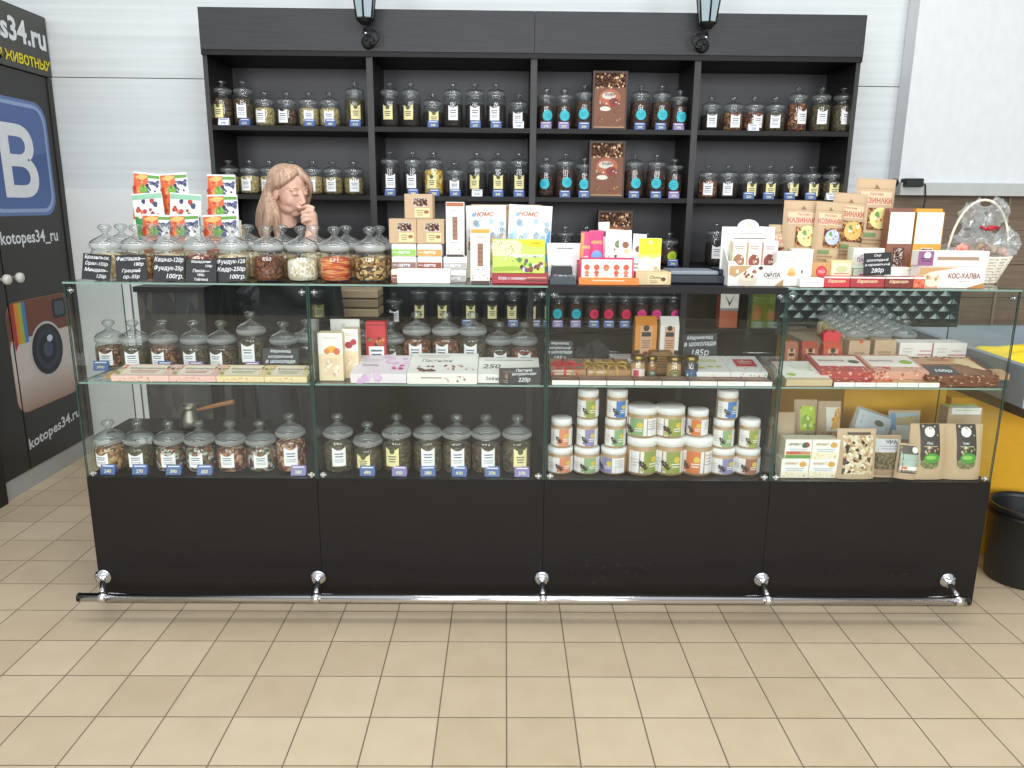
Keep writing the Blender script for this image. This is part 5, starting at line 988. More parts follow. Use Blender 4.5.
carton('white_cube_box', 933, 966, 2.885, ZS + .0305, .083, .085, mat('#efe8e2', .5), [('r', .45, .42, .98, .47, '#c9505a'), ('l', .1, .4, .7, 2, .15, '#d9c9c4'), ('t', 'СЛАДКО', .7, .62, .1, '#c98a84', 0, .5)], 'white box with thin red stripe, right of the pair in rightmost showcase', group='white cube boxes')

tag(MB().box(0, px_x(960, 2.885, ZS) - px_x(902, 2.885, ZS), 0, .08, 0, .03, '#b8946b').build('cardboard_riser', None, (px_x(902, 2.885, ZS), 2.888, ZS + .0003)), 'low cardboard riser under the two white boxes with red stripes', 'riser')
# ------------------------------------------------------------------ inside the showcases, bottom
ZB = .498
shelf_row('on bottom of leftmost showcase', ZB, 2.70, [(110, 'B', 'nuts', 'white', TB, '240', -3), (139, 'B', 'green tea', 'white', TB, '270'), (170, 'B', 'coloured sweets', 'white', TB, '390', 3), (200, 'B', 'coloured sweets', 'white', TB, '350', 4), (231, 'B', 'red brown nuts', 'white', None), (261, 'B', 'coloured sweets', 'white', None), (291, 'C', 'red brown nuts', 'white', TV, '380', 7)], 2.632)
shelf_row('on bottom of second showcase', ZB, 2.70, [(338.5, 'C', 'green tea', 'white', None), (368, 'B', 'green tea', 'yellow', TB, '490', -1), (397, 'C', 'green tea', 'yellow', TV, '430', 2), (428, 'C', 'green tea', 'white', TB, '380'), (457, 'C', 'brown tea', 'white', TB, '410', 2), (486, 'C', 'brown tea', 'white', TB, '370', 6), (517, 'C', 'green tea', 'yellow', TV, '370', 5)], 2.632)
# white lidded tubs with cow print labels, stacked
TUBC = {'peach': ('#d98a66', '#c96f52'), 'green': ('#86a878', '#6d9468'), 'olive': ('#8f9c4a', '#a8ab52'), 'violet': ('#8a84b0', '#7b78a8'), 'blue': ('#3f78b8', '#3569a8'), 'orange': ('#cf7440', '#c4683a'), 'brown': ('#9a6248', '#8c5640')}
def tub(px, base_z, r, h, c, rot, where):
    Y = 2.705; o = empty('paste_tub', (px_x(px, Y, base_z + h / 2), Y, base_z + .0004), R(rot)); tag(o, f'white lidded paste tub with {c} label, {where}', 'tub', 'white lidded paste tubs')
    kk = ('tub', r, h)
    if kk not in ME:
        ME[kk] = MB().lathe([(.001, 0), (r * .92, 0), (r, .005), (r, h * .70), (r * .9, h * .78), (r * .9, h * .8)], mat('#b08f6a', .4), 22).mesh('tub_body')
        ME[kk, 'l'] = MB().lathe([(r * .93, h * .77), (r * .97, h * .775), (r * .97, h * .97), (r * .9, h), (.001, h)], mat('#eeeeec', .4), 22, ).mesh('lid')
    kc = ('tub', r, h, c)
    if kc not in ME:
        lb_ = MB(); S = Cyl(r + .0008, 2.9 * r, h * .08, h * .58); c1, c2 = TUBC[c]
        deco(lb_, S, [('r', 0, 0, 1, 1, '#e9e7e6'), ('r', .34, 0, .66, 1, c1), ('d', .58, .62, .07, '#d9bd4a'), ('l', .76, .97, .8, 4, .14, '#b9b4b4'), ('l', .03, .22, .6, 3, .14, '#c4bfc0'), ('d', .36, .3, .07, '#3c2c28', 1.0), ('s', .26, .15, .46, .7, 6, .05, ['#3c2c28', '#4a3630', c2]), ('l', .46, .64, .4, 2, .12, '#efece0')], .0003)
        ME[kc] = lb_.mesh('paper_label')
    place('tub_body', ME[kk], o); place('lid', ME[kk, 'l'], o); place('paper_label', ME[kc], o)
r1, h1, r2, h2, r3, h3 = .0485, .098, .039, .108, .058, .142
r4, h4 = .058, .112
col = ['first', 'second', 'third', 'fourth', 'fifth', 'sixth', 'seventh', 'eighth']
base = [(560, r1, h1, 'peach', 20), (586.5, r1, h1, 'green', 10), (613.5, r1 * 1.02, h1, 'violet', -40), (641.5, r3, h3, 'olive', 25), (669, r3, h3, 'olive', 5), (696.5, r3, h3, 'orange', -25), (721.5, r1, h1, 'violet', 15), (746.5, r1, h1, 'brown', 5)]
mid = [(561.5, 'peach', 10), (587, 'violet', 10), (615, 'green', 15), (642, 'green', -30), (669.5, 'olive', 10), (697.5, 'orange', -20), (723, 'green', 10), (749, 'olive', 10)]
top_ = {1: (588, 'olive', 10), 2: (617, 'blue', 15), 6: (727, 'blue', 15)}
for k in range(8):
    px, r_, h_, c, rot = base[k]; tub(px, ZB, r_, h_, c, rot, f'bottom of {col[k]} stack from left')
    px, c, rot = mid[k]; z = ZB + h_ + .001; rr_, hh_ = (r4 * .97, h4) if k in (3, 4) else (r2, h2 if k != 5 else .1)
    tub(px, z, rr_, hh_, c, rot, f'{"middle" if k in top_ else "top"} of {col[k]} stack from left')
    if k in top_: px, c, rot = top_[k]; tub(px, z + hh_ + .001, r2, h2 * .98, c, rot, f'topmost of {col[k]} stack from left')
# fourth section bottom
def kbag(px0, px1, Y, h, it, label, name='kraft_bag', col='kraft', z=ZB, **k): pouch(name, px0, px1, Y, z, h, .05, col, it, label, cat='bag', **k)
kbag(794, 817, 2.86, .235, [('r', .0, .0, .99, .3, 'kraft'), ('r', .22, .5, .86, .9, '#b8d22c'), ('d', .5, .65, .25, '#8fb02a'), ('s', .25, .52, .84, .88, 14, .09, ['#dff08a', '#6f9a22', '#c3dc3c']), ('r', .1, .26, .95, .46, cells('seeds', ['#8f8058', '#b5a67c', '#6d6040', '#a39470'], 120))], 'kraft bag with lime green picture behind the four tea packs', group='kraft window bags at the back of rightmost showcase')
kbag(818, 841, 2.86, .23, [('r', .3, .5, .92, .9, '#e8e2d2'), ('p', [(.5, .55), (.9, .55), (.9, .9), (.7, .85)], '#e3a23a'), ('s', .5, .52, .9, .85, 8, .08, ['#e8b13a', '#d98a2c']), ('r', .12, .2, .88, .48, cells('walnut_bits', ['#b0875c', '#d0a87a', '#8f6840', '#c29a6a'], 60))], 'kraft bag with orange picture behind the four tea packs', group='kraft window bags at the back of rightmost showcase')
kbag(775, 796, 2.80, .2, [('r', .3, .30, .95, .42, 'card_white'), ('r', .3, .42, .95, .5, '#c9504a')], 'kraft bag with white and red sticker beside the glass divider')
def teapack(px0, px1, k, label, red=False):
    it = [('r', 0, 0, 1, 1, '#efe7d2'), ('r', .02, .35, .98, .98, 'card_white')] + ([('r', .05, .22, .6, .38, '#c9603a'), ('r', .6, .22, .97, .38, '#d98a5c'), ('r', .02, .02, .98, .2, '#5f9a44'), ('d', .78, .72, .14, '#a83a34', .8), ('d', .72, .7, .1, '#3c5a3a')] if red else [('d', .78, .72, .13, '#d9a24c', .8), ('s', .05, .03, .95, .25, 8, .06, ['#e6d49a', '#efdfb0', '#d9c27a'])]) + [('t', 'АРОМАТ', .36, .76, .13, '#b8863c' if not red else '#6d6a3a', .2, .5, .03), ('l', .15, .85, .48, 2, .1, '#b4bcc9')]
    carton('tea_pack', px0, px1, 2.64, ZB + k * .0735, .073, .06, mat('#e8dfc6', .5), it, label, 'pack', 'tea packs stacked two by two')
teapack(781, 808.5, 0, 'cream tea pack, lower left of the four'); teapack(809, 837, 0, 'cream tea pack, lower right of the four')
teapack(785, 811.5, 1, 'white tea pack with green stripe, upper left of the four', True); teapack(812, 839.5, 1, 'cream tea pack, upper right of the four')
kbag(837, 876, 2.64, .185, [('r', .0, .0, .99, .99, 'kraft'), ('r', .24, .88, .84, .93, '#4a3c2c'), ('r', .13, .1, .9, .87, cells('puffed_mix', ['#e3d3b4', '#cdb58c', '#f0e6cf', '#3c2c20', '#dcc7a0', '#b8926a'], 90))], 'kraft bag with large window showing puffed grain and seeds', name='kraft_window_bag')
kbag(872, 901, 2.66, .155, [('r', .02, .05, .98, .98, mat('#a58a6a', .4)), ('r', .05, .62, .95, .92, mat('#c4c4c8', .4)), ('t', 'ЧИА', .62, .85, .1, '#2c2c30', .2, .5, .03), ('r', .05, .2, .95, .6, cells('herb_bits', ['#6d6048', '#8a7a5a', '#4f4634'], 170)), ('l', .2, .8, .74, 2, .06, '#9a9aa0')], 'clear bag of dark seeds with grey label lettered ЧИА', name='clear_bag')
kbag(895, 917, 2.63, .13, [('r', .05, .18, .95, .95, mat('#5a5450', .4)), ('r', .1, .35, .9, .72, mat('#a8bcae', .4)), ('d', .72, .84, .14, 'card_white'), ('r', .1, .28, .9, .38, 'card_white'), ('r', .15, .3, .4, .37, '#c9704a')], 'small dark bag with pale green label and white disc', name='small_bag', roll=5)
def gbag(px0, px1, label, t2):
    it = [('r', .24, .42, .78, .995, mat('#3c322c', .5)), ('d', .51, .42, .27, '#3c322c', 1.1), ('d', .51, .30, .26, cells('green_powder', ['#7c8a5a', '#9aa070', '#6d6a44'], 200), .6), ('d', .50, .86, .14, 'card_white'), ('s', .3, .76, .72, .96, 6, .03, ['#c9bfb0', '#8f8578']), ('t', t2, .48, .66, .05, 'letter_white', .2, .4, .03), ('l', .32, .7, .6, 1, .04, '#b5a998'), ('s', .34, .48, .72, .6, 12, .04, ['#9c8264', '#d9cdb8', '#7da23c' if t2 != 'Лущ' else '#b08a4c']), ('d', .55, .40, .22, '#4f9a34', .62), ('d', .52, .41, .14, '#8cc85c', .4)]
    kbag(px0, px1, 2.64, .205, [('r', .0, .0, .99, .99, 'kraft')] + it, label, name='green_leaf_kraft_bag', group='kraft bags with green leaf labels')
gbag(910, 946, 'kraft bag with black label and green leaf, left of the pair', 'Лущ'); gbag(946, 982.5, 'kraft bag with black label and green leaf, right of the pair', 'Грин')
kbag(842, 884, 2.88, .165, [('r', .02, .02, .98, .98, mat('#8b9a98', .3)), ('r', .08, .5, .9, .95, mat('#c9d2d4', .4)), ('r', .08, .1, .8, .45, mat('#b8c4c0', .4)), ('d', .45, .28, .2, '#8a8a44', .5), ('d', .6, .76, .12, '#6d705a', .6)], 'grey pouch with pale label leaning behind the puffed grain bag', name='grey_pouch', roll=18)
kbag(888, 920, 2.88, .19, [('r', .02, .4, .98, .95, mat('#a9bcc0', .3)), ('r', .1, .42, .85, .7, mat('#e0e3dc', .4)), ('p', [(.1, .7), (.9, .72), (.9, .9), (.1, .85)], '#b8a878'), ('r', .05, .6, .2, .95, '#6f9ab8')], 'pale blue pouch behind the dark bag in rightmost showcase', name='blue_pouch')
carton('kraft_sorrel_box', 945, 979, 2.82, ZB, .222, .06, 'kraft', [('r', .1, .88, .95, 1, 'card_white'), ('l', .2, .85, .95, 1, .03, '#b8c96a')], 'kraft box with white and lime top behind the green leaf bags', top=[('r', .05, .05, .95, .95, '#c3d44a'), ('r', .1, .05, .9, .5, 'card_white')])

# ------------------------------------------------------------------ behind and beside the counter
# dark low cabinet and things seen through the left showcase
lc = empty('low_cabinet', (-1.74, 3.60, 0)); tag(lc, 'low dark textured cabinet behind the leftmost showcase', 'cabinet')
MB().box(.02, .33, 0, .4, 0, 1.05, cells('dark_speckle', ['#2b2a29', '#3a3936', '#232221', '#46423c', '#2f3130'], 26, .6, .1, (1, 1, .4))).build('carcass', lc)
MB().box(.01, .34, -.015, .41, 1.05, 1.075, 'wenge').build('worktop', lc)
hb = empty('shoulder_bag', (px_x(262, 3.8, .95), 3.80, .841)); tag(hb, 'black leather shoulder bag seen through the leftmost showcase', 'bag')
bm_ = MB(); crumple(bm_, (0, 0, .13), .135, .06, .125, mat('#141416', .4), .18, 14, 2); bm_.build('bag_body', hb)
MB().tube([(-.08, 0, .22), (-.06, -.01, .30), (0, -.01, .33), (.06, -.01, .30), (.08, 0, .22)], .008, mat('#101012', .45)).build('strap', hb)
tb = empty('side_table', (-1.08, 3.82, 0)); tag(tb, 'narrow dark side table holding the shoulder bag behind the counter', 'table')
MB().box(-.30, .20, -.17, .17, .815, .84, 'wenge').build('tabletop', tb)
for sx_ in (-.27, .17):
    for sy_ in (-.14, .14): MB().box(sx_ - .02, sx_ + .02, sy_ - .02, sy_ + .02, 0, .815, 'wenge_upright').build('leg', tb)
st = MB().box(-.3, .3, -.1, .1, .52, .54, 'wenge').box(-.29, -.27, -.1, .1, 0, .52, 'wenge_upright').box(.27, .29, -.1, .1, 0, .52, 'wenge_upright')
tag(st.build('low_bench', None, (-1.33, 3.13, -.055)), 'low dark bench with the copper coffee pot behind leftmost showcase', 'bench').location.z = 0
cz = empty('coffee_pot', (px_x(191, 3.1, .56), 3.1, .5405)); tag(cz, 'small metal coffee pot with long wooden handle, behind the leftmost showcase', 'coffee pot')
MB().lathe([(.001, 0), (.042, 0), (.046, .01), (.040, .04), (.027, .072), (.025, .08), (.036, .096), (.034, .096), (.022, .08)], mat('#8b8478', .35, 1), 20).build('pot_body', cz)
MB().tube([(.03, 0, .075), (.07, .0, .084), (.12, 0, .097), (.17, 0, .108), (.185, 0, .112)], [.005, .008, .009, .010, .011], mat('#a9713e', .5)).build('handle', cz)
# kraft parcels and stacked folded things in the second section background
fb = MB()
for k in range(3): fb.box(-.11, .11, 0, .16, .032 * k * 1.4, .032 * k * 1.4 + .04, mat(('#a08a6c', '#8c7860', '#b09a7c')[k], .7), bev=.006)
tag(fb.build('folded_kraft_bags', None, (px_x(360, 3.75, 1.0), 3.62, .935)), 'stack of folded kraft paper bags seen above the pale pouch', 'bags')
tag(MB().box(-.16, .16, 0, .2, 0, .934, 'wenge', bev=.003).build('low_pedestal', None, (px_x(360, 3.75, .9), 3.60, 0)), 'dark pedestal under the folded kraft bags behind the counter', 'pedestal')
# black rucksack on lowest bay of the till section
rk = empty('backpack', (px_x(592, 3.6, .6), 3.72, .0)); tag(rk, 'black backpack with straps behind the till section', 'backpack')
b2 = MB(); crumple(b2, (0, 0, .40), .19, .1, .40, mat('#131315', .6), .12, 16, 8); b2.build('bag_body', rk)
for s_ in (-1, 1): MB().tube([(s_ * .06, -.09, .72), (s_ * .085, -.125, .6), (s_ * .09, -.13, .45), (s_ * .07, -.11, .3)], .012, mat('#242427', .5), 6).build('strap', rk)
# cartons on the lowest shelf of the fourth bay
def low(px0, px1, z, h, c, it, label, Y=4.10): carton('shelf_carton', px0, px1, Y, z, h, .08, c, it, label)
low(720, 738, .8205, .20, mat('#b5603c', .5), [('r', 0, .55, 1, 1, '#e3ded6'), ('p', [(.2, .95), (.5, .7), (.8, .95), (.5, .6)], '#4a4644'), ('r', .0, .48, 1, .55, '#8f8f96')], 'white and orange carton on the lowest shelf of fourth bay')
low(752, 768, .8205, .19, mat('#9cab2e', .5), [('d', .35, .55, .3, '#c9953a')], 'lime green carton on the lowest shelf of fourth bay')
low(768.5, 787, .8205, .205, mat('#a8b83a', .5), [('s', .1, .2, .9, .8, 6, .12, ['#b9c84a', '#8f9c2a'])], 'tall lime green carton nearest the cream door in fourth bay')
tag(MB().box(-.06, .06, 0, .012, 0, 1.14, mat('#bdbab0', .5)).build('cream_board', None, (px_x(796, 3.9, 1.0), 3.88, 0)), 'tall cream board leaning behind the glass divider of rightmost showcase', 'board')
# inner side counter with a row of small glass jars
sc_ = empty('inner_side_counter', (1.60, 3.035, 0)); tag(sc_, 'brown wood inner side counter behind the rightmost showcase', 'counter')
MB().box(-.20, .22, 0, .82, 0, .84, 'yellow_board').build('carcass', sc_); MB().box(-.21, .23, -.005, .825, .84, .862, mat('#8c7d68', .5)).build('worktop', sc_)
for i in range(18):
    row, k = i % 3, i // 3
    jar(0, 3.10 + .100 * k, .862, 'H', ('pale nuts', 'nuts', 'brown tea')[row], None, f'small glass jar, {ORD[k]} from front in {("left", "middle", "right")[row]} file behind the rightmost showcase', 'glass jars on the inner side counter', scale=.86).location.x = 1.45 + .10 * row + .018 * k
# quilted lattice crate
LW = .90
lt = MB().box(0, LW, .012, .04, 0, .33, mat('#262e2b', .4))
ml_ = mat('#7c8785', .3, .5, 'lattice_metal_lit'); ml2 = mat('#434c49', .35, .4, 'lattice_metal_shaded')  # one metal in two tones: light on upper facets, shade on lower, painted in
for j in range(9):
    for i in range(26):
        x = .037 + .0375 * i; z = .033 + .0375 * j
        if (i + j) % 2 or x > LW - .03 or z > .31: continue
        h_ = .027; c_ = (x, .000, z)
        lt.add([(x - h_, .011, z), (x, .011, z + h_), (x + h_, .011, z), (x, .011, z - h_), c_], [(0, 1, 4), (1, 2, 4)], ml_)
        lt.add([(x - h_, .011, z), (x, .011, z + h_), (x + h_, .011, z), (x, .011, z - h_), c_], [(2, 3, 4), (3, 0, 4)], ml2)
lt.tube([(0, .02, 0), (LW, .02, 0), (LW, .02, .33), (0, .02, .33)], .012, mat('#3a423e', .4), 8, closed=True)
lt.box(.02, .06, .0, .04, -.0395, 0, '#3a423e').box(.38, .42, .0, .04, -.0395, 0, '#3a423e')
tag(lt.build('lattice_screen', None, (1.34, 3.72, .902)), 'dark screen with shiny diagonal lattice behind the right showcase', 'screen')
# side counter with grey tray top, yellow front and yellow cloth
sc2 = empty('side_counter', (0, 0, 0)); tag(sc2, 'yellow fronted side counter with grey tray top, right of showcases', 'counter')
MB().prism([(1.86, 0), (3.3, 0), (3.3, .70), (1.86, .70)], 3.06, 4.0, 'yellow_board').build('front_board', sc2)
g_ = MB(); lg = 'grey_laminate'
def bar(p, q, wd, z0, z1):
    d_ = (Vector(q) - Vector(p)).normalized(); n_ = Vector((-d_.y, d_.x)) * wd / 2
    P_ = [Vector(p) + n_, Vector(q) + n_, Vector(q) - n_, Vector(p) - n_]
    g_.add([(v.x, v.y, z) for z in (z0, z1) for v in P_], [(3, 2, 1, 0), (4, 5, 6, 7), (0, 1, 5, 4), (1, 2, 6, 5), (2, 3, 7, 6), (3, 0, 4, 7)], lg)
bar((1.985, 3.75), (1.925, 2.70), .035, .75, .90); bar((1.97, 3.75), (3.3, 3.75), .035, .72, .90); bar((1.925, 2.70), (3.3, 2.70), .035, .75, .90)
g_.box(1.95, 3.3, 2.71, 3.75, .70, .74, mat('#5a5348', .5)); g_.build('tray_top', sc2)
yc = MB(); n = 22; vs = []
for j in range(n + 1):
    for i in range(n + 1):
        u, v = i / n, j / n; e_ = min(1, 4.5 * min(u, 1 - u, v, 1 - v))
        z = (.045 + .075 * max(0, math.sin(math.pi * min(1, u * .8))) ** 1.3) * e_ + .03 * e_ * noise.noise(Vector((u * 5, v * 5, 1)))
        vs.append((.62 * u + .02 * noise.noise(Vector((v * 4, 0, 3))), .42 * v + .02 * noise.noise(Vector((u * 4, 2, 3))), max(.002, z)))
yc.add(vs, [(j * (n + 1) + i, j * (n + 1) + i + 1, (j + 1) * (n + 1) + i + 1, (j + 1) * (n + 1) + i) for j in range(n) for i in range(n)], 'yellow_paint', True)
yc.box(.03, .59, .03, .39, 0, .003, 'yellow_paint')
tag(yc.build('yellow_cloth', None, (1.985, 3.12, .7405)), 'crumpled bright yellow cloth lying in the grey tray', 'cloth')
# bin
bn = empty('waste_bin', (2.105, 2.84, 0)); tag(bn, 'black plastic waste bin at the right end of the counter', 'bin')
BR = .125
MB().lathe([(.001, .002), (BR * .96, .002), (BR, .01), (BR * 1.14, .30), (BR * 1.18, .302), (BR * 1.18, .32), (BR * 1.10, .32), (BR * 1.08, .30), (BR * .94, .02), (.001, .018)], mat('#1c1d1f', .4), 32).build('bin_body', bn)
MB().lathe([(BR * 1.14, .275), (BR * 1.17, .278), (BR * 1.19, .285), (BR * 1.15, .292)], 'black_plastic', 32).build('rim_ring', bn)
# wall adapter with cable
ad = empty('power_adapter', (2.17, 4.285, 1.60)); tag(ad, 'black power adapter and plug in a wall socket on the ledge', 'adapter')
MB().box(-.01, .085, -.05, .012, -.022, .022, 'black_plastic', bev=.004).build('adapter_brick', ad)
MB().lathe([(.001, 0), (.02, 0), (.022, .02), (.014, .03), (.001, .032)], 'black_plastic', 16, Matrix.Translation((-.052, .012, 0)) @ Matrix.Rotation(R(90), 4, 'X')).tube([(-.09, -.01, -.002), (-.06, -.012, 0)], .006, 'black_plastic').build('plug', ad)
MB().tube([(.085, -.02, 0), (.11, -.02, -.01), (.115, -.03, -.08), (.105, -.035, -.16), (.085, -.04, -.24)], .004, 'black_plastic', 6).build('cable', ad)

# ------------------------------------------------------------------ the saleswoman
class Body:
    """overlapping ellipsoids and tapered limbs, grown together into one skin by a voxel remesh"""
    def __init__(s): s.mb = MB()
    def e(s, c, r, M, rot=None):
        T = M @ Matrix.Translation(c)
        if rot: T = T @ rot
        s.mb.ball((0, 0, 0), tuple(r), 'skin', T, seg=20); return s
    def cap(s, p, q, r1, r2, M):
        p, q = Vector(p), Vector(q); n = 7; pts = []; rs = []
        d = (q - p).normalized()
        pts = [p - d * r1 * .92, p - d * r1 * .6, p] + [p.lerp(q, t / n) for t in range(1, n)] + [q, q + d * r2 * .6, q + d * r2 * .92]
        rs = [r1 * .38, r1 * .8, r1] + [r1 + (r2 - r1) * t / n for t in range(1, n)] + [r2, r2 * .8, r2 * .38]
        s.mb.tube(pts, rs, 'skin', 14, M); return s
    def grow(s, name, vox, m, smooth=4, parent=None, fac=.5):
        me = s.mb.mesh(name); me.materials.clear(); me.materials.append(m)
        me.polygons.foreach_set('material_index', [0] * len(me.polygons))
        o = bpy.data.objects.new(name, me); COL.objects.link(o)
        md = o.modifiers.new('r', 'REMESH'); md.mode = 'VOXEL'; md.voxel_size = vox; md.use_smooth_shade = True
        sm = o.modifiers.new('s', 'SMOOTH'); sm.iterations = smooth; sm.factor = fac
        bpy.context.view_layer.update()
        nm = bpy.data.meshes.new_from_object(o.evaluated_get(bpy.context.evaluated_depsgraph_get()))
        o.modifiers.clear(); o.data = nm; nm.name = name
        if not nm.materials: nm.materials.append(m)
        for p_ in nm.polygons: p_.use_smooth = True
        o.parent = parent; return o
m, nt, b = new_mat('skin'); b.inputs['Base Color'].default_value = hexc('#e2b8a3'); b.inputs['Roughness'].default_value = .5; b.inputs['Subsurface Weight'].default_value = .08; b.inputs['Subsurface Radius'].default_value = (.02, .008, .004)
def hair_mat():
    m, nt, b = new_mat('hair'); L = nt.links; tc = nt.nodes.new('ShaderNodeTexCoord'); mp = nt.nodes.new('ShaderNodeMapping'); mp.inputs['Scale'].default_value = (60, 60, 1.6)
    n = nt.nodes.new('ShaderNodeTexNoise'); n.inputs['Scale'].default_value = 2.2; n.inputs['Detail'].default_value = 3; r = nt.nodes.new('ShaderNodeValToRGB')
    r.color_ramp.elements[0].color = hexc('#9c7961'); r.color_ramp.elements[1].color = hexc('#d2b19a'); r.color_ramp.elements[0].position = .3; r.color_ramp.elements[1].position = .68
    bp = nt.nodes.new('ShaderNodeBump'); bp.inputs['Strength'].default_value = .15; bp.inputs['Distance'].default_value = .002
    L.new(tc.outputs['Object'], mp.inputs[0]); L.new(mp.outputs[0], n.inputs[0]); L.new(n.outputs['Fac'], r.inputs[0]); L.new(r.outputs[0], b.inputs['Base Color'])
    L.new(n.outputs['Fac'], bp.inputs['Height']); L.new(bp.outputs[0], b.inputs['Normal']); b.inputs['Roughness'].default_value = .45
    return m
hair_mat()
wy = 3.40; wx = px_x(291, wy, 1.5); zf = 0.0
wo = empty('person', (wx, wy, zf)); tag(wo, 'woman with long light brown hair and black top, hand raised to her mouth', 'person')
HC = Vector((-.008, 0, 1.510))       # head centre, relative to the person's base
MH = Matrix.Translation(HC) @ Matrix.Rotation(R(-35), 4, 'Z') @ Matrix.Rotation(R(11), 4, 'Y') @ Matrix.Rotation(R(2), 4, 'X') @ Matrix.Scale(.95, 4)   # local +X is where the face looks
bd = Body()
H = MH
bd.e((-.015, 0, .030), (.092, .073, .084), H).e((.028, 0, -.020), (.060, .060, .078), H).e((.044, 0, -.088), (.027, .028, .020), H)
for s_ in (-1, 1):
    bd.e((.018, s_ * .030, -.068), (.048, .026, .030), H).e((.050, s_ * .034, -.030), (.024, .022, .030), H)
    bd.e((-.006, s_ * .070, -.012), (.017, .008, .029), H, Matrix.Rotation(R(-10), 4, 'Y')).e((.0745, s_ * .029, .003), (.010, .0145, .010), H)
    bd.e((.097, s_ * .009, -.037), (.009, .007, .006), H).e((.069, s_ * .030, .020), (.010, .022, .010), H)
bd.cap((.080, 0, .012), (.103, 0, -.030), .0075, .0095, H).e((.085, 0, -.055), (.012, .022, .010), H).e((.0915, 0, -.056), (.008, .020, .0048), H).e((.0895, 0, -.066), (.008, .017, .0055), H)
I = Matrix()
neck_lo = (-.035, .012, 1.36); bd.cap(tuple(HC + Vector((-.03, .015, -.06))), neck_lo, .050, .052, I)
# torso turned like the head, a bit less
MT = Matrix.Translation((-.045, .02, .045)) @ Matrix.Rotation(R(-62), 4, 'Z')     # local +X front, +Y left shoulder
def torso(B, g):
    B.e((-.005, 0, 1.235), (.085 + g, .155 + g, .10 + g), MT).e((.012, 0, 1.13), (.095 + g, .14 + g, .14 + g), MT).e((.0, 0, 1.00), (.085 + g, .115 + g, .13 + g), MT).e((-.005, 0, .90), (.098 + g, .155 + g, .12 + g), MT)
    for s_ in (-1, 1): B.e((0, s_ * .155, 1.27), (.05 + g, .055 + g, .05 + g), MT).e((.075, s_ * .065, 1.15), (.05 + g, .055 + g, .05 + g), MT)
torso(bd, 0)
shR, shL = MT @ Vector((0, -.17, 1.265)), MT @ Vector((0, .17, 1.265))
WR = Vector((.106, -.085, 1.362))                          # raised wrist, just below the hand
EL = Vector((.075, -.20, 1.075)); 
def arms(B, g, wrist=1.0):
    B.cap(shR, EL, .047 + g, .038 + g, I).cap(EL, EL.lerp(WR, wrist), .037 + g, .025 + g + (1 - wrist) * .01, I)
    el = shL + Vector((.03, -.01, -.27)); wl = el + Vector((.05, -.02, -.22)); B.cap(shL, el, .047 + g, .038 + g, I).cap(el, el.lerp(wl, wrist), .037 + g, .025 + g, I); return el, wl
elL, wrL = arms(bd, 0)
# raised right hand: back of the hand towards the camera, index tip at the lips, other fingers curled
LIP = H @ Vector((.100, -.012, -.060))
kn0 = WR + Vector((-.008, .0, .062))
bd.cap(WR, kn0 + Vector((0, 0, -.014)), .025, .030, I)
ax_l = (LIP - kn0)
def finger(base, p1, p2, p3, r=.0085): bd.cap(base, p1, r, r * .95, I).cap(p1, p2, r * .95, r * .88, I).cap(p2, p3, r * .88, r * .75, I)
side = Vector((.35, -.55, 0)).normalized()
for k, (dz, curl) in enumerate(((.022, 0), (.006, 1), (-.011, 1), (-.026, 1))):
    b0 = kn0 + Vector((.016 - .001 * k, -.008 - .003 * k, dz - .004))
    if k == 0: finger(b0, b0.lerp(LIP, .42) + Vector((0, -.010, .010)), b0.lerp(LIP, .75) + Vector((0, -.008, .006)), LIP + Vector((.003, -.004, .002)), .0090)
    else:
        L1 = (.030, .030, .026)[k - 1]; p1 = b0 + Vector((-L1 * .75, -.022, .004 - .002 * k)); p2 = p1 + Vector((-.020, .008, -.008)); p3 = p2 + Vector((.004, .018, -.008)); finger(b0, p1, p2, p3, .0088 - .0004 * k)
tb0 = WR + Vector((-.018, -.004, .030)); finger(tb0, tb0 + Vector((-.012, -.014, .016)), tb0 + Vector((-.014, -.020, .032)), LIP + Vector((.018, -.018, -.016)), .0095)
# left hand resting near the counter edge
pl = wrL + Vector((.008, -.006, -.045)); bd.cap(wrL, pl, .023, .027, I)
for k in range(4):
    b0 = pl + Vector((.004, -.026 + .017 * k, -.016)); p1 = b0 + Vector((.004, -.002, -.030)); p2 = p1 + Vector((-.003, .0, -.024)); finger(b0, p1, p2, p2 + Vector((-.010, 0, -.016)), .008)
t0 = wrL + Vector((.012, -.016, -.02)); finger(t0, t0 + Vector((.014, -.014, -.020)), t0 + Vector((.018, -.018, -.038)), t0 + Vector((.016, -.018, -.054)), .009)
def legs(B, g, lo=.0):
    for s_ in (-1, 1):
        h_ = MT @ Vector((0, s_ * .085, .88)); k_ = MT @ Vector((.015, s_ * .09, .47)); a_ = MT @ Vector((-.01, s_ * .09, .09 + lo)); B.cap(h_, k_, .078 + g, .052 + g, I).cap(k_, a_, .052 + g, .034 + g, I)
legs(bd, 0)
for s_ in (-1, 1): bd.cap(MT @ Vector((-.03, s_ * .09, .05)), MT @ Vector((.12, s_ * .10, .03)), .035, .026, I)
skin = bd.grow('body', .0036, MATS['skin'], 6, wo, .45)
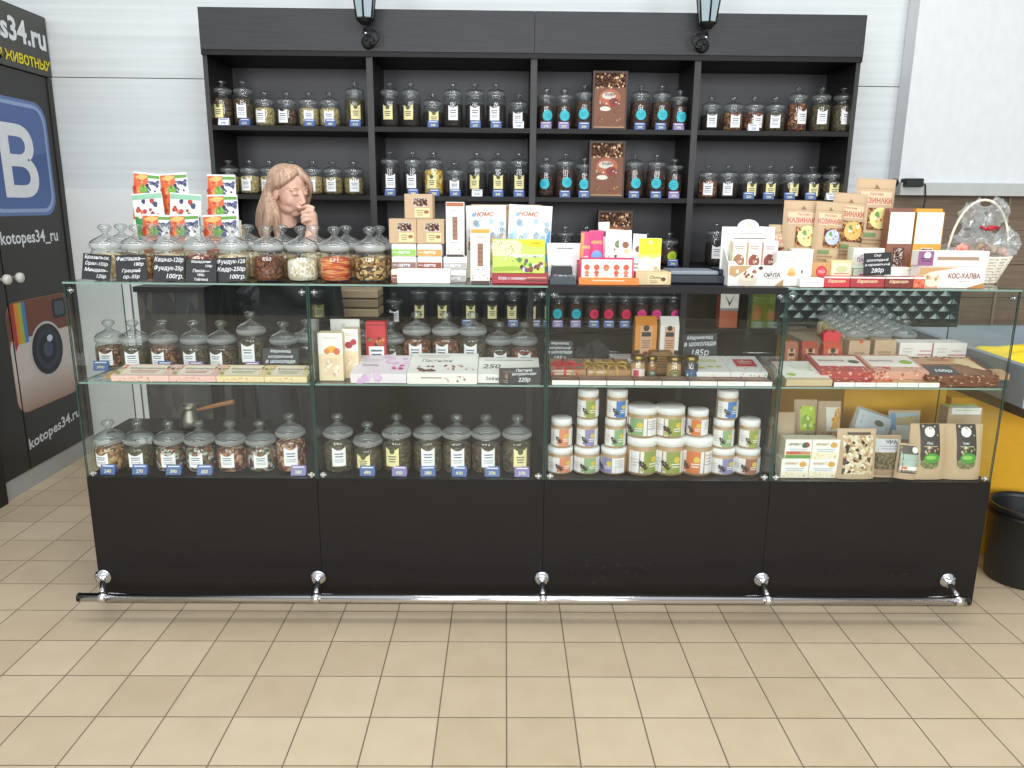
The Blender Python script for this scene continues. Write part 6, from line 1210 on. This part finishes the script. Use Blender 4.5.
# hair: cap plus long straight lengths to below the shoulders, tucked behind the near ear
hb_ = Body()
hb_.e((-.028, 0, .036), (.088, .080, .083), H).e((-.050, 0, .0), (.070, .074, .088), H)
hb_.e((.012, -.024, .080), (.050, .042, .028), H, Matrix.Rotation(R(28), 4, 'Y')).e((.016, .026, .080), (.056, .044, .030), H, Matrix.Rotation(R(32), 4, 'Y'))
def lock(pts, r0, r1):      # one smooth strand through the points
    P_ = [Vector(p) for p in pts]; out = []; n_ = 5
    for i in range(len(P_) - 1):
        a_, b__, c__, d__ = P_[max(i - 1, 0)], P_[i], P_[i + 1], P_[min(i + 2, len(P_) - 1)]
        for t in range(n_):
            u = t / n_; out.append(.5 * ((2 * b__) + (c__ - a_) * u + (2 * a_ - 5 * b__ + 4 * c__ - d__) * u * u + (3 * b__ - a_ - 3 * c__ + d__) * u ** 3))
    out.append(P_[-1]); m_ = len(out) - 1
    hb_.mb.tube(out, [(r0 + (r1 - r0) * k / m_) * (1 if 0 < k < m_ else .5) for k in range(m_ + 1)], 'skin', 12)
def HP(x, y, z): return H @ Vector((x, y, z))
# far side: parted hair falling past the far temple
lock([HP(.048, .006, .094), HP(.076, .034, .066), HP(.082, .056, .030), HP(.070, .070, .0)], .014, .008)
lock([HP(.030, .006, .106), HP(.058, .046, .070), HP(.060, .068, .020), HP(.030, .080, -.06), Vector((.01, .10, 1.36))], .016, .011)
# near side: swept back from the parting over the temple, tucked behind the ear
lock([HP(.046, -.004, .098), HP(.050, -.040, .072), HP(.024, -.068, .040), HP(-.026, -.078, .012), HP(-.052, -.076, -.05)], .014, .018)
lock([HP(.028, -.010, .108), HP(.018, -.054, .076), HP(-.010, -.076, .040), HP(-.050, -.078, -.01), Vector((-.078, -.072, 1.36))], .018, .020)
for k in range(15):
    a = R(112 + 136 * k / 14); c_, s__ = math.cos(a), math.sin(a); q_ = k % 3
    p0 = HP(-.035 + .060 * c_, .066 * s__, .0)
    lock([p0, Vector((-.052 + .078 * c_, .008 + .082 * s__, 1.43)), Vector((-.058 + .084 * c_, .004 + .088 * s__, 1.35)), Vector((-.056 + .090 * c_, -.004 + .094 * s__, 1.262 + .008 * q_))], .026, .013)
lock([HP(-.045, -.074, -.02), Vector((-.045, -.088, 1.42)), Vector((-.040, -.098, 1.34)), Vector((-.030, -.104, 1.27))], .022, .012)
lock([HP(-.050, -.072, -.02), Vector((-.075, -.085, 1.42)), Vector((-.088, -.092, 1.34)), Vector((-.092, -.094, 1.26))], .024, .014)
hair = hb_.grow('hair', .0042, MATS['hair'], 16, wo, .5)
tp = Body(); torso(tp, .010); arms(tp, .010, .55); 
tp.grow('black_top', .008, mat('#161619', .75), 3, wo)
tr2 = Body(); legs(tr2, .012, .03); tr2.e((-.005, 0, .88), (.11, .165, .10), MT); tr2.grow('trousers', .009, mat('#1b1d24', .8), 3, wo)
for s_ in (-1, 1):
    sh = Body(); sh.cap(MT @ Vector((-.045, s_ * .09, .045)), MT @ Vector((.13, s_ * .10, .034)), .045, .034, I); sh.grow('shoe', .006, mat('#131315', .5), 3, wo)
# face details: brows, closed looking-down lashes, lips, one small earring
fc = MB()
for s_ in (-1, 1):
    fc.tube([H @ Vector((.082, s_ * .014, .0235)), H @ Vector((.0802, s_ * .028, .0285)), H @ Vector((.0725, s_ * .044, .026))], [.0012, .0016, .0008], mat('#a17e68', .8), 6)
fc.build('eyebrows', wo)
fc = MB()
for s_ in (-1, 1):
    fc.tube([H @ Vector((.0862, s_ * .017, .0005)), H @ Vector((.0885, s_ * .028, -.0030)), H @ Vector((.0835, s_ * .042, .0010))], [.0008, .0014, .0008], mat('#5a4238', .6), 6)
fc.build('eyelashes', wo)
fc = MB(); fc.ball((0, 0, 0), (.0075, .0195, .0042), mat('#b5665c', .45), H @ Matrix.Translation((.0935, 0, -.0565))); fc.ball((0, 0, 0), (.0078, .0165, .005), '#b5665c', H @ Matrix.Translation((.0915, 0, -.0655)))
fc.build('lips', wo)
